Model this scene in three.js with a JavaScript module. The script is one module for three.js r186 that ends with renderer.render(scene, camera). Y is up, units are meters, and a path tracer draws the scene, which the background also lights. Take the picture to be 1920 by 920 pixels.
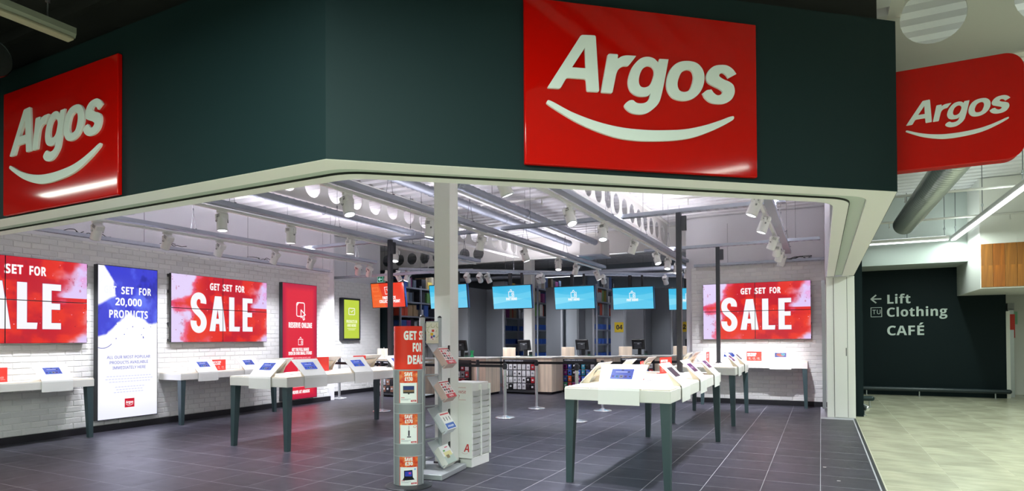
import * as THREE from 'three';
import { RoundedBoxGeometry } from 'three/addons/geometries/RoundedBoxGeometry.js';
import { mergeGeometries } from 'three/addons/utils/BufferGeometryUtils.js';
import { FontLoader } from 'three/addons/loaders/FontLoader.js';
import { TextGeometry } from 'three/addons/geometries/TextGeometry.js';
import { RectAreaLightUniformsLib } from 'three/addons/lights/RectAreaLightUniformsLib.js';

// ---------------------------------------------------------------- camera, exposure, ambient
const scene = new THREE.Scene();
const F_PX = 1138.85, CY = 622.14;
const camera = new THREE.PerspectiveCamera(2 * Math.atan(CY / F_PX) * 180 / Math.PI, 1920 / (2 * CY), 0.05, 120);
camera.position.set(0, 1.4, 0);
camera.rotation.set(0.6961 * Math.PI / 180, 26.963 * Math.PI / 180, -0.3125 * Math.PI / 180, 'YXZ');
camera.setViewOffset(1920, 2 * CY, 0, 0, 1920, 920);       // level lens shifted up
camera.updateProjectionMatrix(); camera.updateMatrixWorld(true);
scene.background = new THREE.Color(0x000000);
const renderer = new THREE.WebGLRenderer({ antialias: true });
renderer.toneMapping = THREE.LinearToneMapping;
renderer.toneMappingExposure = 1.1;
renderer.shadowMap.enabled = true;
RectAreaLightUniformsLib.init();

const SPOT_POWER = 19, SPOT_TINT = new THREE.Color(0.90, 0.93, 1.0);
const MALL_POWER = 108.0, UPLIGHT = 72, MALL_TINT = new THREE.Color(0.84, 1.0, 0.9);

// ---------------------------------------------------------------- helpers
const R = (d) => d * Math.PI / 180;
function rng(seed) { let s = seed >>> 0; return () => { s = (s + 0x6d2b79f5) >>> 0; let t = Math.imul(s ^ (s >>> 15), 1 | s); t = (t + Math.imul(t ^ (t >>> 7), 61 | t)) ^ t; return ((t ^ (t >>> 14)) >>> 0) / 4294967296; }; }
const V = (x, y, z) => new THREE.Vector3(x, y, z);
const counts = {};
function numbered(n) { const k = counts[n] = (counts[n] ?? -1) + 1; return k ? n + '_' + String(k).padStart(3, '0') : n; }
function mat(color, roughness = 0.6, extra = {}) { return new THREE.MeshStandardMaterial({ color, roughness, metalness: 0, ...extra }); }
function clean(g) {
  let n = g.index ? g.toNonIndexed() : g;
  for (const k of Object.keys(n.attributes)) if (!['position', 'normal', 'uv'].includes(k)) n.deleteAttribute(k);
  if (!n.attributes.uv) n.setAttribute('uv', new THREE.BufferAttribute(new Float32Array(n.attributes.position.count * 2), 2));
  n.morphAttributes = {};
  return n;
}
function merged(geos) { const list = geos.map(clean); return list.length === 1 ? list[0] : mergeGeometries(list); }
function obj(name, geos, material, parent = scene) {
  const m = new THREE.Mesh(Array.isArray(geos) ? merged(geos) : geos, material);
  m.name = parent === scene ? numbered(name) : name;
  m.castShadow = m.receiveShadow = true;
  parent.add(m);
  return m;
}
function tag(o, label, category, group) { o.userData.label = label; o.userData.category = category; if (group) o.userData.group = group; return o; }
function thing(name, label, category, [x, y, z] = [0, 0, 0], turn = 0, group) {
  const o = new THREE.Group(); o.name = numbered(name); scene.add(o);
  o.position.set(x, y, z); o.rotation.y = turn;
  return tag(o, label, category, group);
}
function dup(root, [x, y, z], turn, label, group) {
  const r = root.clone(); r.name = numbered(root.name.replace(/_\d{3}$/, '')); scene.add(r);
  r.userData = { ...root.userData }; r.position.set(x, y, z); r.rotation.y = turn;
  if (label) r.userData.label = label;
  if (group) r.userData.group = group;
  return r;
}
function struct(o, kind = 'structure') { o.userData.kind = kind; return o; }
function room(name, pos = [0, 0, 0], turn = 0) { const o = new THREE.Group(); o.name = name; o.position.set(...pos); o.rotation.y = turn; scene.add(o); return struct(o); }
const bx = (w, h, d, x = 0, y = 0, z = 0) => new THREE.BoxGeometry(w, h, d).translate(x, y, z);
const rb = (w, h, d, r, x = 0, y = 0, z = 0) => new RoundedBoxGeometry(w, h, d, 2, r).translate(x, y, z);
const cyl = (r1, r2, h, x = 0, y = 0, z = 0, n = 24) => new THREE.CylinderGeometry(r1, r2, h, n).translate(x, y, z);
function rod(a, b, r, n = 10) {
  const A = V(...a), B = V(...b), d = B.clone().sub(A), g = new THREE.CylinderGeometry(r, r, d.length(), n);
  g.applyQuaternion(new THREE.Quaternion().setFromUnitVectors(V(0, 1, 0), d.clone().normalize()));
  return g.translate((A.x + B.x) / 2, (A.y + B.y) / 2, (A.z + B.z) / 2);
}
function shapeOf(pts) { const s = new THREE.Shape(); pts.forEach((p, i) => i ? s.lineTo(p[0], p[1]) : s.moveTo(p[0], p[1])); s.closePath(); return s; }
const slab = (pts, depth, bevel = 0) => new THREE.ExtrudeGeometry(pts instanceof THREE.Shape ? pts : shapeOf(pts), { depth, bevelEnabled: bevel > 0, bevelSize: bevel, bevelThickness: bevel, bevelOffset: -bevel, bevelSegments: 2, curveSegments: 10 });
// a plan outline [x, z] extruded from y0 to y1
const planSlab = (pts, y0, y1) => slab(pts.map(([x, z]) => [x, -z]), y1 - y0).rotateX(-Math.PI / 2).translate(0, y0, 0);
function uvMetres(g, s = 1, ox = 0, oy = 0) {
  const n = clean(g), p = n.attributes.position, q = n.attributes.normal, u = n.attributes.uv;
  for (let i = 0; i < p.count; i++) {
    const ax = Math.abs(q.getX(i)), ay = Math.abs(q.getY(i)), az = Math.abs(q.getZ(i));
    if (ay >= ax && ay >= az) u.setXY(i, p.getX(i) * s + ox, p.getZ(i) * s + oy);
    else if (ax >= az) u.setXY(i, p.getZ(i) * s + ox, p.getY(i) * s + oy);
    else u.setXY(i, p.getX(i) * s + ox, p.getY(i) * s + oy);
  }
  return n;
}
function plane(w, h, u0 = 0, v0 = 0, u1 = 1, v1 = 1) {
  const g = new THREE.PlaneGeometry(w, h), u = g.attributes.uv;
  for (let i = 0; i < 4; i++) u.setXY(i, u.getX(i) ? u1 : u0, u.getY(i) ? v1 : v0);
  return g;
}
function projected(x, y, z) { const p = V(x, y, z).project(camera); return [(p.x + 1) * 960, (1 - p.y) * 460]; }

// ---------------------------------------------------------------- textures
function cv(w, h, draw) {
  const c = document.createElement('canvas'); c.width = w; c.height = h;
  draw(c.getContext('2d'), w, h);
  const t = new THREE.CanvasTexture(c); t.colorSpace = THREE.SRGBColorSpace; t.anisotropy = 8; return t;
}
// condensed capitals: the bold sans squeezed sideways
function txt(c, s, x, y, h, color = '#fff', squeeze = 0.62, weight = 'bold', align = 'center', font = 'sans-serif') {
  c.save(); c.translate(x, y); c.scale(squeeze, 1); c.font = `${weight} ${h}px ${font}`; c.textAlign = align; c.textBaseline = 'alphabetic'; c.fillStyle = color; c.fillText(s, 0, 0); c.restore();
}
function value2(seed) {
  const r = rng(seed), P = Array.from({ length: 256 }, () => r());
  return (x, y, per) => {
    const xi = Math.floor(x), yi = Math.floor(y), fx = x - xi, fy = y - yi, w = (t) => t * t * (3 - 2 * t);
    const at = (a, b) => P[(((a % per) + per) % per * 31 + ((b % per) + per) % per * 57) & 255];
    return (at(xi, yi) * (1 - w(fx)) + at(xi + 1, yi) * w(fx)) * (1 - w(fy)) + (at(xi, yi + 1) * (1 - w(fx)) + at(xi + 1, yi + 1) * w(fx)) * w(fy);
  };
}
function fbm(n, x, y, per, oct = 4) { let a = 0, k = 0.5, s = 1; for (let i = 0; i < oct; i++) { a += k * n(x * s, y * s, per * s); k *= 0.5; s *= 2; } return a; }
function dataTex(w, h, fn, srgb = true) {
  const d = new Uint8Array(w * h * 4);
  for (let j = 0; j < h; j++) for (let i = 0; i < w; i++) { const c = fn(i / w, j / h); for (let k = 0; k < 3; k++) d[(j * w + i) * 4 + k] = Math.max(0, Math.min(255, c[k])); d[(j * w + i) * 4 + 3] = 255; }
  const t = new THREE.DataTexture(d, w, h); t.wrapS = t.wrapT = THREE.RepeatWrapping; t.magFilter = THREE.LinearFilter; t.minFilter = THREE.LinearMipmapLinearFilter; t.generateMipmaps = true;
  if (srgb) t.colorSpace = THREE.SRGBColorSpace; t.needsUpdate = true; return t;
}
const N1 = value2(11), N2 = value2(29), N3 = value2(47);
// slate floor: cloudy, with streaks along x
const slateTex = dataTex(512, 512, (u, v) => { const a = fbm(N1, u * 4, v * 4, 4, 5), b = fbm(N2, u * 3, v * 24, 3, 3), k = 0.78 + 0.24 * a + 0.2 * (b - 0.45); return [170 * k, 168 * k, 176 * k]; });
const slateRough = dataTex(256, 256, (u, v) => { const a = fbm(N2, u * 8, v * 8, 8, 4); const g = 118 + 30 * a; return [g, g, g]; }, false);
const stoneTex = dataTex(512, 512, (u, v) => { const a = fbm(N3, u * 5, v * 5, 5, 5), b = fbm(N1, u * 4, v * 30, 4, 3), k = 0.8 + 0.22 * a + 0.16 * (b - 0.45); return [226 * k, 222 * k, 196 * k]; });
const woodTex = dataTex(256, 256, (u, v) => { const b = fbm(N1, u * 24, v * 2, 8, 3), k = 0.86 + 0.26 * b; return [222 * k, 203 * k, 180 * k]; });
const oakTex = dataTex(256, 256, (u, v) => { const b = fbm(N2, u * 28, v * 2, 4, 3), k = 0.7 + 0.55 * b; return [188 * k, 118 * k, 44 * k]; });
const brickBump = dataTex(256, 256, (u, v) => { const g = 255 * fbm(N3, u * 10, v * 10, 10, 4); return [g, g, g]; }, false);

const M = {
  slate: [0, 1, 2, 3].map((i) => new THREE.MeshPhysicalMaterial({ color: [0x6d6c78, 0x686672, 0x72707d, 0x6a6875][i], roughness: 0.85, specularIntensity: 0.6, map: slateTex, roughnessMap: slateRough })),
  grout: mat(0xb6b5bd, 0.8),
  mallTile: mat(0xffffff, 0.22, { map: stoneTex }),
  mallGrout: mat(0xc9c6b2, 0.5),
  brick: [mat(0xeae8e6, 0.6, { bumpMap: brickBump, bumpScale: 0.002 }), mat(0xe4e2e1, 0.62, { bumpMap: brickBump, bumpScale: 0.002 }), mat(0xedebe8, 0.58, { bumpMap: brickBump, bumpScale: 0.002 })],
  mortar: mat(0xe4e2e0, 0.8),
  plaster: mat(0xdedce0, 0.85),
  deck: mat(0xd9d8da, 0.7),
  beam: mat(0xdcdad6, 0.65),
  fascia: new THREE.MeshPhysicalMaterial({ color: 0x14272a, roughness: 0.6, specularIntensity: 0.35 }),
  tealWall: new THREE.MeshPhysicalMaterial({ color: 0x0c1c20, roughness: 0.6, specularIntensity: 0.35 }),
  black: mat(0x08090a, 0.8),
  soffit: mat(0xf9f8f2, 0.6),
  slot: mat(0xc6d0c4, 0.7),
  darkLine: mat(0x15191a, 0.7),
  white: mat(0xefeeea, 0.45),
  whiteMetal: mat(0xe9e8e4, 0.35),
  pillar: mat(0xeeede8, 0.6),
  skirting: mat(0x1b1a20, 0.5),
  plinth: mat(0x4a4748, 0.7),
  red: new THREE.MeshPhysicalMaterial({ color: 0xba0600, roughness: 0.6, specularIntensity: 0.05, clearcoat: 0.4, clearcoatRoughness: 0.07 }),
  logo: mat(0xd8dfdc, 0.5),
  steel: mat(0xc2c6ca, 0.35, { metalness: 0.9 }),
  galv: mat(0xa8adb8, 0.55, { metalness: 0.6 }),
  chrome: mat(0xe6e8ec, 0.22, { metalness: 0.9 }),
  alu: mat(0xb4b8bc, 0.4, { metalness: 0.25 }),
  greyMetal: mat(0x96999d, 0.5, { metalness: 0.15 }),
  darkMetal: mat(0x35373c, 0.45, { metalness: 0.3 }),
  blackPlastic: mat(0x141518, 0.35),
  leg: mat(0x3a4c50, 0.45),
  tableTop: mat(0xe9e6e0, 0.4),
  tableSlat: mat(0xf0e6d6, 0.5),
  cream: mat(0xefe4cf, 0.55),
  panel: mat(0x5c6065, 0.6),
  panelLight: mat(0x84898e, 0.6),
  wood: mat(0xffffff, 0.5, { map: woodTex }),
  oak: mat(0xffffff, 0.45, { map: oakTex }),
  belt: mat(0x131417, 0.8),
  wire: mat(0x5b5c62, 0.6),
  acrylic: mat(0xd8352c, 0.25),
};
M.brick.forEach((m) => { m.bumpMap = brickBump; });
const font = await new FontLoader().loadAsync('fonts/droid/droid_sans_regular.typeface.json');
const fontBold = await new FontLoader().loadAsync('fonts/droid/droid_sans_bold.typeface.json');
function glow(tex, k = 1, extra = {}) { k *= 0.93; return new THREE.MeshStandardMaterial({ color: 0x0a0a0a, roughness: 0.25, emissive: 0xffffff, emissiveMap: tex, emissiveIntensity: k, ...extra }); }
function rectLight(color, intensity, w, h, pos, dir) {
  const l = new THREE.RectAreaLight(color, intensity, w, h); l.position.set(...pos); l.lookAt(pos[0] + dir[0], pos[1] + dir[1], pos[2] + dir[2]); scene.add(l); return l;
}
// ================================================================ THE SETTING
const DECK = 4.06, SOF = 2.48, MDECK = 4.56;
const FRONT = [[-10.6, -2.70], [-2.606, -2.70], [0.515, -5.284], [0.52, -12.06]];
function offsetPath(d, r = 0) {
  const seg = []; for (let i = 0; i < FRONT.length - 1; i++) { const [a, b] = [FRONT[i], FRONT[i + 1]], L = Math.hypot(b[0] - a[0], b[1] - a[1]), u = [(b[0] - a[0]) / L, (b[1] - a[1]) / L]; seg.push({ a, b, u, n: [u[1], -u[0]] }); }
  const P = [[seg[0].a[0] + seg[0].n[0] * d, seg[0].a[1] + seg[0].n[1] * d]];
  for (let i = 0; i < seg.length - 1; i++) {
    const s = seg[i], t = seg[i + 1], p = [s.a[0] + s.n[0] * d, s.a[1] + s.n[1] * d], q = [t.a[0] + t.n[0] * d, t.a[1] + t.n[1] * d];
    const den = s.u[0] * t.u[1] - s.u[1] * t.u[0], k = ((q[0] - p[0]) * t.u[1] - (q[1] - p[1]) * t.u[0]) / den, c = [p[0] + s.u[0] * k, p[1] + s.u[1] * k];
    const turn = Math.acos(s.u[0] * t.u[0] + s.u[1] * t.u[1]), tl = r * Math.tan(turn / 2);
    if (!tl) P.push(c); else for (let j = 0; j <= 10; j++) { const e = j / 10, A = [c[0] - s.u[0] * tl, c[1] - s.u[1] * tl], B = [c[0] + t.u[0] * tl, c[1] + t.u[1] * tl]; P.push([(1 - e) ** 2 * A[0] + 2 * e * (1 - e) * c[0] + e * e * B[0], (1 - e) ** 2 * A[1] + 2 * e * (1 - e) * c[1] + e * e * B[1]]); }
  }
  const l = seg[seg.length - 1]; P.push([l.b[0] + l.n[0] * d, l.b[1] + l.n[1] * d]);
  return P;
}
const band = (d0, r0, d1, r1, y0, y1) => planSlab([...offsetPath(d0, r0), ...offsetPath(d1, r1).reverse()], y0, y1);
function inside(pt, poly) { let c = false; for (let i = 0, j = poly.length - 1; i < poly.length; j = i++) { const [xi, zi] = poly[i], [xj, zj] = poly[j]; if ((zi > pt[1]) !== (zj > pt[1]) && pt[0] < (xj - xi) * (pt[1] - zi) / (zj - zi) + xi) c = !c; } return c; }

// ---- store floor: slate tiles on pale grout
{
  const poly = [...offsetPath(0.02), [0.15, -13.9], [0.15, -21], [-13.5, -21], [-13.5, -10], [-10.6, -10]];
  const floor = room('floor');
  obj('screed', planSlab(poly, -0.12, -0.0005), M.grout, floor);
  const r = rng(5), W = 0.4935, D = 0.485, cells = [];
  for (let i = -1; i < 28; i++) for (let j = -6; j < 34; j++) {
    const x0 = -0.02 - W * (i + 1), w = W, x = x0 + w / 2, z = -5.02 - D * (j + 0.5);
    const quad = [[x - W / 2 + 0.003, z - D / 2 + 0.003], [x + W / 2 - 0.003, z - D / 2 + 0.003], [x + W / 2 - 0.003, z + D / 2 - 0.003], [x - W / 2 + 0.003, z + D / 2 - 0.003]];
    if (!quad.every((p) => inside(p, poly))) {                 // tiles cut along the shop front
      let cut = quad;
      if (z > -7) for (let e = 0; e < 3 && cut.length; e++) { const [a, b] = [poly[e], poly[e + 1]], out = [], side = (p) => (b[0] - a[0]) * (p[1] - a[1]) - (b[1] - a[1]) * (p[0] - a[0]); cut.forEach((p, i) => { const q = cut[(i + 1) % cut.length], s = side(p), t = side(q); if (s <= 0) out.push(p); if ((s < 0) !== (t < 0) && s !== t) out.push([p[0] + (q[0] - p[0]) * s / (s - t), p[1] + (q[1] - p[1]) * s / (s - t)]); }); cut = out; }
      if (z > -7 && cut.length > 2) obj('tile', uvMetres(planSlab(cut, -0.004, 0), 0.9, r(), r()), M.slate[Math.floor(r() * 4)], floor);
      continue;
    }
    const a = projected(x - W / 2, 0, z), b = projected(x + W / 2, 0, z), c = projected(x, 0, z - D / 2), e = projected(x, 0, z + D / 2);
    const ok = a[0] > -80 && b[0] < 1990 && c[1] < 925 && z < -2.6;
    cells.push({ x, z, size: ok ? Math.abs(b[0] - a[0]) * Math.abs(e[1] - c[1]) : 0, k: Math.floor(r() * 4), ox: r(), oz: r(), dy: (r() - 0.5) * 0.0003 });
  }
  cells.sort((p, q) => q.size - p.size);
  const shape = (o) => uvMetres(new THREE.CylinderGeometry(0.7071, 0.714, 0.004, 4, 1).rotateY(Math.PI / 4).scale(W - 0.0055, 1, D - 0.0055), 0.9, o, o * 0.7);
  const variants = [0.1, 0.35, 0.6, 0.85, 0.22].map(shape);
  cells.slice(0, 300).forEach((c, n) => { const t = obj('tile', variants[n % 5], M.slate[c.k], floor); t.position.set(c.x, -0.002 + c.dy, c.z); });
  const rest = [[], [], [], []];
  cells.slice(300).forEach((c, n) => rest[c.k].push(variants[n % 5].clone().translate(c.x, -0.002 + c.dy, c.z)));
  struct(obj('far_tiles', merged(rest.flat()), M.slate[0], floor), 'stuff');
}
// ---- mall floor: polished pale stone
{
  const floor = room('floor_mall');
  const outer = [[-14, 7], [9, 7], [9, -19.5], [0.5, -19.5], [0.5, -12.06], ...offsetPath(0.02).reverse().slice(1), [-14, -2.7]];
  obj('screed', planSlab(outer, -0.12, -0.0008), M.mallGrout, floor);
  const r = rng(8), S = 0.6, cells = [];
  for (let i = 0; i < 15; i++) for (let j = 0; j < 33; j++) {
    const x = 0.53 + S * (i + 0.5), z = -0.3 - S * (j + 0.5);
    if (z < -19.4 || x > 8.9) continue;
    const a = projected(x, 0, z), ok = a[0] > 1550 && a[0] < 2000 && a[1] < 960 && z < -3;
    cells.push({ x, z, s: ok ? -z : 99, ox: r() });
  }
  cells.sort((p, q) => p.s - q.s);
  const g = [0.13, 0.4, 0.7, 0.95].map((o) => uvMetres(bx(S - 0.003, 0.004, S - 0.003), 0.7, o, o * 1.7));
  cells.slice(0, 110).forEach((c, n) => { const t = obj('tile', g[Math.floor(c.ox * 4)], M.mallTile, floor); t.position.set(c.x, -0.002, c.z); });
  struct(obj('far_tiles', cells.slice(110).map((c) => g[Math.floor(c.ox * 4)].clone().translate(c.x, -0.002, c.z)), M.mallTile, floor), 'stuff');
  const side = [];
  for (let i = 0; i < 24; i++) for (let j = 0; j < 12; j++) { const x = -13.6 + S * i, z = 6.6 - S * j; const poly = outer; if (inside([x - 0.29, z - 0.29], poly) && inside([x + 0.29, z - 0.29], poly) && x < 0.5) side.push(g[(i + j) % 4].clone().translate(x, -0.002, z)); }
  struct(obj('near_tiles', side, M.mallTile, floor), 'stuff');
  const strip = obj('threshold_strip', planSlab([...offsetPath(-0.0), ...offsetPath(0.03).reverse()], -0.01, 0.003), M.darkMetal, floor);
}

// ---- painted brick walls
function brickFace(r, w, h) {                                  // a brick face standing proud, its front edges chamfered and uneven
  const e = 0.006, d = 0.007, j = () => (r() - 0.5) * 0.006;
  const b = [[-w / 2, -h / 2], [w / 2, -h / 2], [w / 2, h / 2], [-w / 2, h / 2]], f = b.map(([x, y]) => [x - Math.sign(x) * e + j() * 0.5, y - Math.sign(y) * e + j(), d + j() * 0.4]);
  const pos = []; const tri = (...p) => p.forEach((q) => pos.push(...q));
  const B = b.map((q) => [q[0], q[1], 0]);
  for (let i = 0; i < 4; i++) { const k = (i + 1) % 4; tri(B[i], B[k], f[k]); tri(B[i], f[k], f[i]); }
  tri(f[0], f[1], f[2]); tri(f[0], f[2], f[3]);
  const g = new THREE.BufferGeometry(); g.setAttribute('position', new THREE.Float32BufferAttribute(pos, 3)); g.computeVertexNormals();
  const uv = []; for (let i = 0; i < pos.length; i += 3) uv.push(pos[i] * 3 + r() * 0, pos[i + 1] * 3); g.setAttribute('uv', new THREE.Float32BufferAttribute(uv, 2));
  return g;
}
function brickWall(name, length, top, brickTop, pos, turn, singles, hide, seed, thick = 0.2) {
  const w = room(name, pos, turn), r = rng(seed);
  obj('backing', bx(length, brickTop + 0.02, thick, length / 2, (brickTop + 0.02) / 2, -thick / 2), M.mortar, w);
  obj('plaster', bx(length, top - brickTop, thick + 0.012, length / 2, (top + brickTop) / 2, -thick / 2 + 0.006), M.plaster, w);
  const BW = 0.225, BH = 0.0845, kinds = Array.from({ length: 8 }, () => brickFace(r, 0.217, 0.0775)), half = Array.from({ length: 3 }, () => brickFace(r, 0.104, 0.0775));
  const list = []; w.updateMatrixWorld(true);
  for (let row = 0; row * BH < brickTop - 0.11; row++) {
    const y = 0.10 + BH * (row + 0.5), odd = row % 2;
    for (let i = 0; i < Math.ceil(length / BW) + 1; i++) {
      const x = BW * (i + (odd ? 0 : 0.5)), isHalf = odd && i === 0;
      const cx = isHalf ? 0.057 : x; if (cx + (isHalf ? 0.052 : 0.108) > length + 0.002) continue;
      const p = V(cx, y, 0.01).applyMatrix4(w.matrixWorld), q = projected(p.x, p.y, p.z), dist = p.distanceTo(camera.position);
      const seen = q[0] > 0 && q[0] < 1552 && q[1] < 900 && !hide.some(([a, b, c, d]) => cx > a && cx < b && y > c && y < d);
      list.push({ cx, y, g: isHalf ? half[Math.floor(r() * 3)] : kinds[Math.floor(r() * 8)], m: Math.floor(r() * 3), rz: (r() - 0.5) * 0.025, dz: (r() - 0.5) * 0.004, s: seen ? dist : 99 });
    }
  }
  list.sort((a, b) => a.s - b.s);
  const place = (o, b) => { o.position.set(b.cx, b.y, b.dz); o.rotation.z = b.rz; };
  list.slice(0, singles).forEach((b) => place(obj('brick', b.g, M.brick[b.m], w), b));
  const rest = list.slice(singles).map((b) => { const g = b.g.clone(); g.rotateZ(b.rz); g.translate(b.cx, b.y, b.dz); return g; });
  if (rest.length) struct(obj('brickwork', rest, M.brick[0], w), 'stuff');
  obj('skirting', rb(length, 0.1, 0.03, 0.004, length / 2, 0.05, 0.012), M.skirting, w);
  return w;
}
const LW = { x: -9.93, z: -4.2, turn: Math.atan2(0.9988, -0.0492), d: [-0.04917, -0.99879], n: [0.99879, -0.04917] };
const onLeft = (s, y, off) => [LW.x + LW.d[0] * s + LW.n[0] * off, y, LW.z + LW.d[1] * s + LW.n[1] * off];
brickWall('wall_left', 8.1, DECK, 2.93, [LW.x - LW.d[0] * 1.55, 0, LW.z - LW.d[1] * 1.55], LW.turn, 280, [[0.5, 2.62, 1.38, 2.58], [2.76, 3.75, 0.18, 2.6], [3.98, 6.12, 1.38, 2.58], [6.52, 7.57, 0.13, 2.64]], 3);
brickWall('wall_recess', 2.9, DECK, 2.93, [-11.06, 0, -10.65], Math.PI / 2, 120, [[1.2, 1.95, 1.4, 2.5]], 4);
brickWall('wall_right', 2.68, DECK, 2.95, [-2.56, 0, -13.85], 0, 260, [[0.3, 2.36, 1.38, 2.58]], 6);
{ const w = room('wall_recess_return'); obj('face', bx(0.95, DECK, 0.2, -10.72, DECK / 2, -10.78), M.plaster, w); }
{ // the wall end by the tills, the far walls of the stockroom
  const w = room('wall_back');
  obj('face', bx(14, DECK, 0.2, -6.5, DECK / 2, -21), mat(0x8f989c, 0.8), w);
  obj('side', bx(0.2, DECK, 8, -13.4, DECK / 2, -17), mat(0x5b666a, 0.8), w);
  obj('side', bx(0.2, DECK, 7.0, 0.3, DECK / 2, -17.5), M.tealWall, w);
  obj('side', bx(1.9, DECK, 0.1, -12.35, DECK / 2, -13.65), M.plaster, w);
  obj('side', bx(0.12, DECK, 7, -2.62, DECK / 2, -17.4), M.plaster, w);
}
// ---- fascia over the opening, the soffit below it and the black boarding above
{
  const w = room('wall_fascia');
  obj('fascia_board', band(0, 0, 0.09, 0, SOF - 0.003, 3.742), M.fascia, w);
  const black = [[-10.6, -2.80], [-2.65, -2.80], [0.4, -5.32], [0.33, -5.40], [-2.68, -2.90], [-10.6, -2.90]];
  obj('upper_boarding', planSlab(black, 3.6, DECK + 0.1), M.black, w);
  obj('inner_bulkhead', band(0.14, 0, 0.22, 0, SOF + 0.07, DECK), M.plaster, w);
  const t = room('trim_1');
  obj('outer_board', band(0.004, 0, 0.185, 0.34, SOF - 0.006, SOF + 0.03), M.soffit, t);
  obj('shutter_slot', band(0.17, 0.34, 0.31, 0.4, SOF + 0.012, SOF + 0.06), M.slot, t);
  obj('slot_gap', band(0.298, 0.4, 0.307, 0.4, SOF - 0.002, SOF + 0.04), M.darkLine, t);
  obj('inner_board', band(0.304, 0.4, 0.415, 0.42, SOF - 0.004, SOF + 0.07), M.soffit, t);
}
// ---- white end post of the opening with the shutter door in it
{
  const w = room('wall_end_post');
  obj('post', rb(0.44, SOF - 0.01, 0.25, 0.006, 0.305, (SOF - 0.01) / 2 , -12.2), M.pillar, w);
  obj('post', bx(0.08, DECK - SOF, 1.75, 0.12, (DECK + SOF) / 2, -12.95), M.plaster, w);
  obj('post', bx(0.3, DECK, 1.6, 0.3, DECK / 2, -13.1), M.plaster, w);
  const d = struct(new THREE.Group()); d.name = 'door_1'; d.position.set(0.305, 0, -12.075); scene.add(d);
  obj('door_leaf', rb(0.2, 2.44, 0.012, 0.003, 0.0, 1.235, 0.006), M.pillar, d);
  for (const s of [-1, 1]) obj('shadow_gap', bx(0.006, 2.44, 0.004, s * 0.104, 1.235, 0.002), M.darkLine, d);
  obj('pull_slot', rb(0.012, 0.14, 0.008, 0.003, 0.085, 1.15, 0.014), M.darkMetal, d);
}
// ---- the column inside the opening
{
  const w = room('wall_column');
  obj('casing', rb(0.205, DECK, 0.17, 0.006, -3.6725, DECK / 2, -5.63), M.pillar, w);
  obj('plinth', bx(0.225, 0.075, 0.19, -3.6725, 0.0375, -5.63), M.plinth, w);
}
// ---- roof deck: ribbed metal sheet, ribs across the store
{
  const P = 0.3, deck = (x0, x1, z0, z1, y) => {
    const pts = []; let z = z0;
    while (z > z1) { pts.push([z, y], [z - 0.15, y], [z - 0.18, y + 0.07], [z - 0.27, y + 0.07], [z - 0.3, y]); z -= P; }
    return slab([...pts, [z, y + 0.12], [z0, y + 0.12]].map(([a, b]) => [-a, b]), x1 - x0).rotateY(Math.PI / 2).translate(x0, 0, 0);
  };
  const c = room('ceiling');
  obj('deck_sheet', deck(-14, 0.52, -2.86, -21, DECK), M.deck, c);
  obj('deck_sheet', deck(-14, 0.52, 8.05, -2.8, DECK), M.black, c);          // the roof before the shop front is painted black
  obj('deck_sheet', deck(0.52, 9.2, 8, -21, MDECK), M.deck, c);
  obj('deck_upstand', bx(0.1, MDECK - DECK + 0.1, 29, 0.57, (MDECK + DECK) / 2 + 0.05, -6.5), M.beam, c);
}
// ---- the mall around it
{
  const w = room('wall_mall');
  const pale = mat(0xcfd3cc, 0.85);
  obj('face', bx(0.2, MDECK, 27, 9.1, MDECK / 2, -6.2), pale, w);
  obj('face', bx(23.2, MDECK, 0.2, -2.4, MDECK / 2, 7.1), pale, w);
  obj('face', bx(0.2, DECK, 9.9, -14.1, DECK / 2, 2.1), pale, w);
  obj('face', bx(3.6, DECK, 0.2, -12.3, DECK / 2, -2.62), M.fascia, w);
  obj('face', bx(5.4, MDECK, 0.2, 6.4, MDECK / 2, -18.75), M.white, w);
  const l = room('wall_lift');
  obj('sign_face', bx(3.25, 3.2, 0.25, 2.13, 1.6, -17.53), M.tealWall, l);
  obj('bulkhead', bx(2.45, MDECK - 3.04, 1.35, 1.75, (MDECK + 3.04) / 2, -16.87), mat(0xbcc4c1, 0.6), l);
  obj('store_side', bx(0.42, DECK, 5.1, 0.45, DECK / 2, -14.95), M.tealWall, l);
  obj('corner_trim', bx(0.07, 1.98, 0.26, 3.785, 0.99, -17.52), M.whiteMetal, l);
  const o = room('wall_wood_bulkhead');
  obj('casing', bx(4.6, MDECK - 2.36, 2.6, 5.15, (MDECK + 2.36) / 2, -16.35), M.white, o);
  for (let i = 0; i < 14; i++) { const k = uvMetres(rb(0.186, 0.86, 0.02, 0.004, 0, 0, 0), 1, i * 0.37, 0); const b = obj('plank', k, i % 3 === 1 ? mat(0xffffff, 0.45, { map: oakTex, color: i % 2 ? 0xffe6b0 : 0xfff0cc }) : M.oak, o); b.position.set(2.955 + i * 0.19, 2.815, -15.035); }
}
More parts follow.
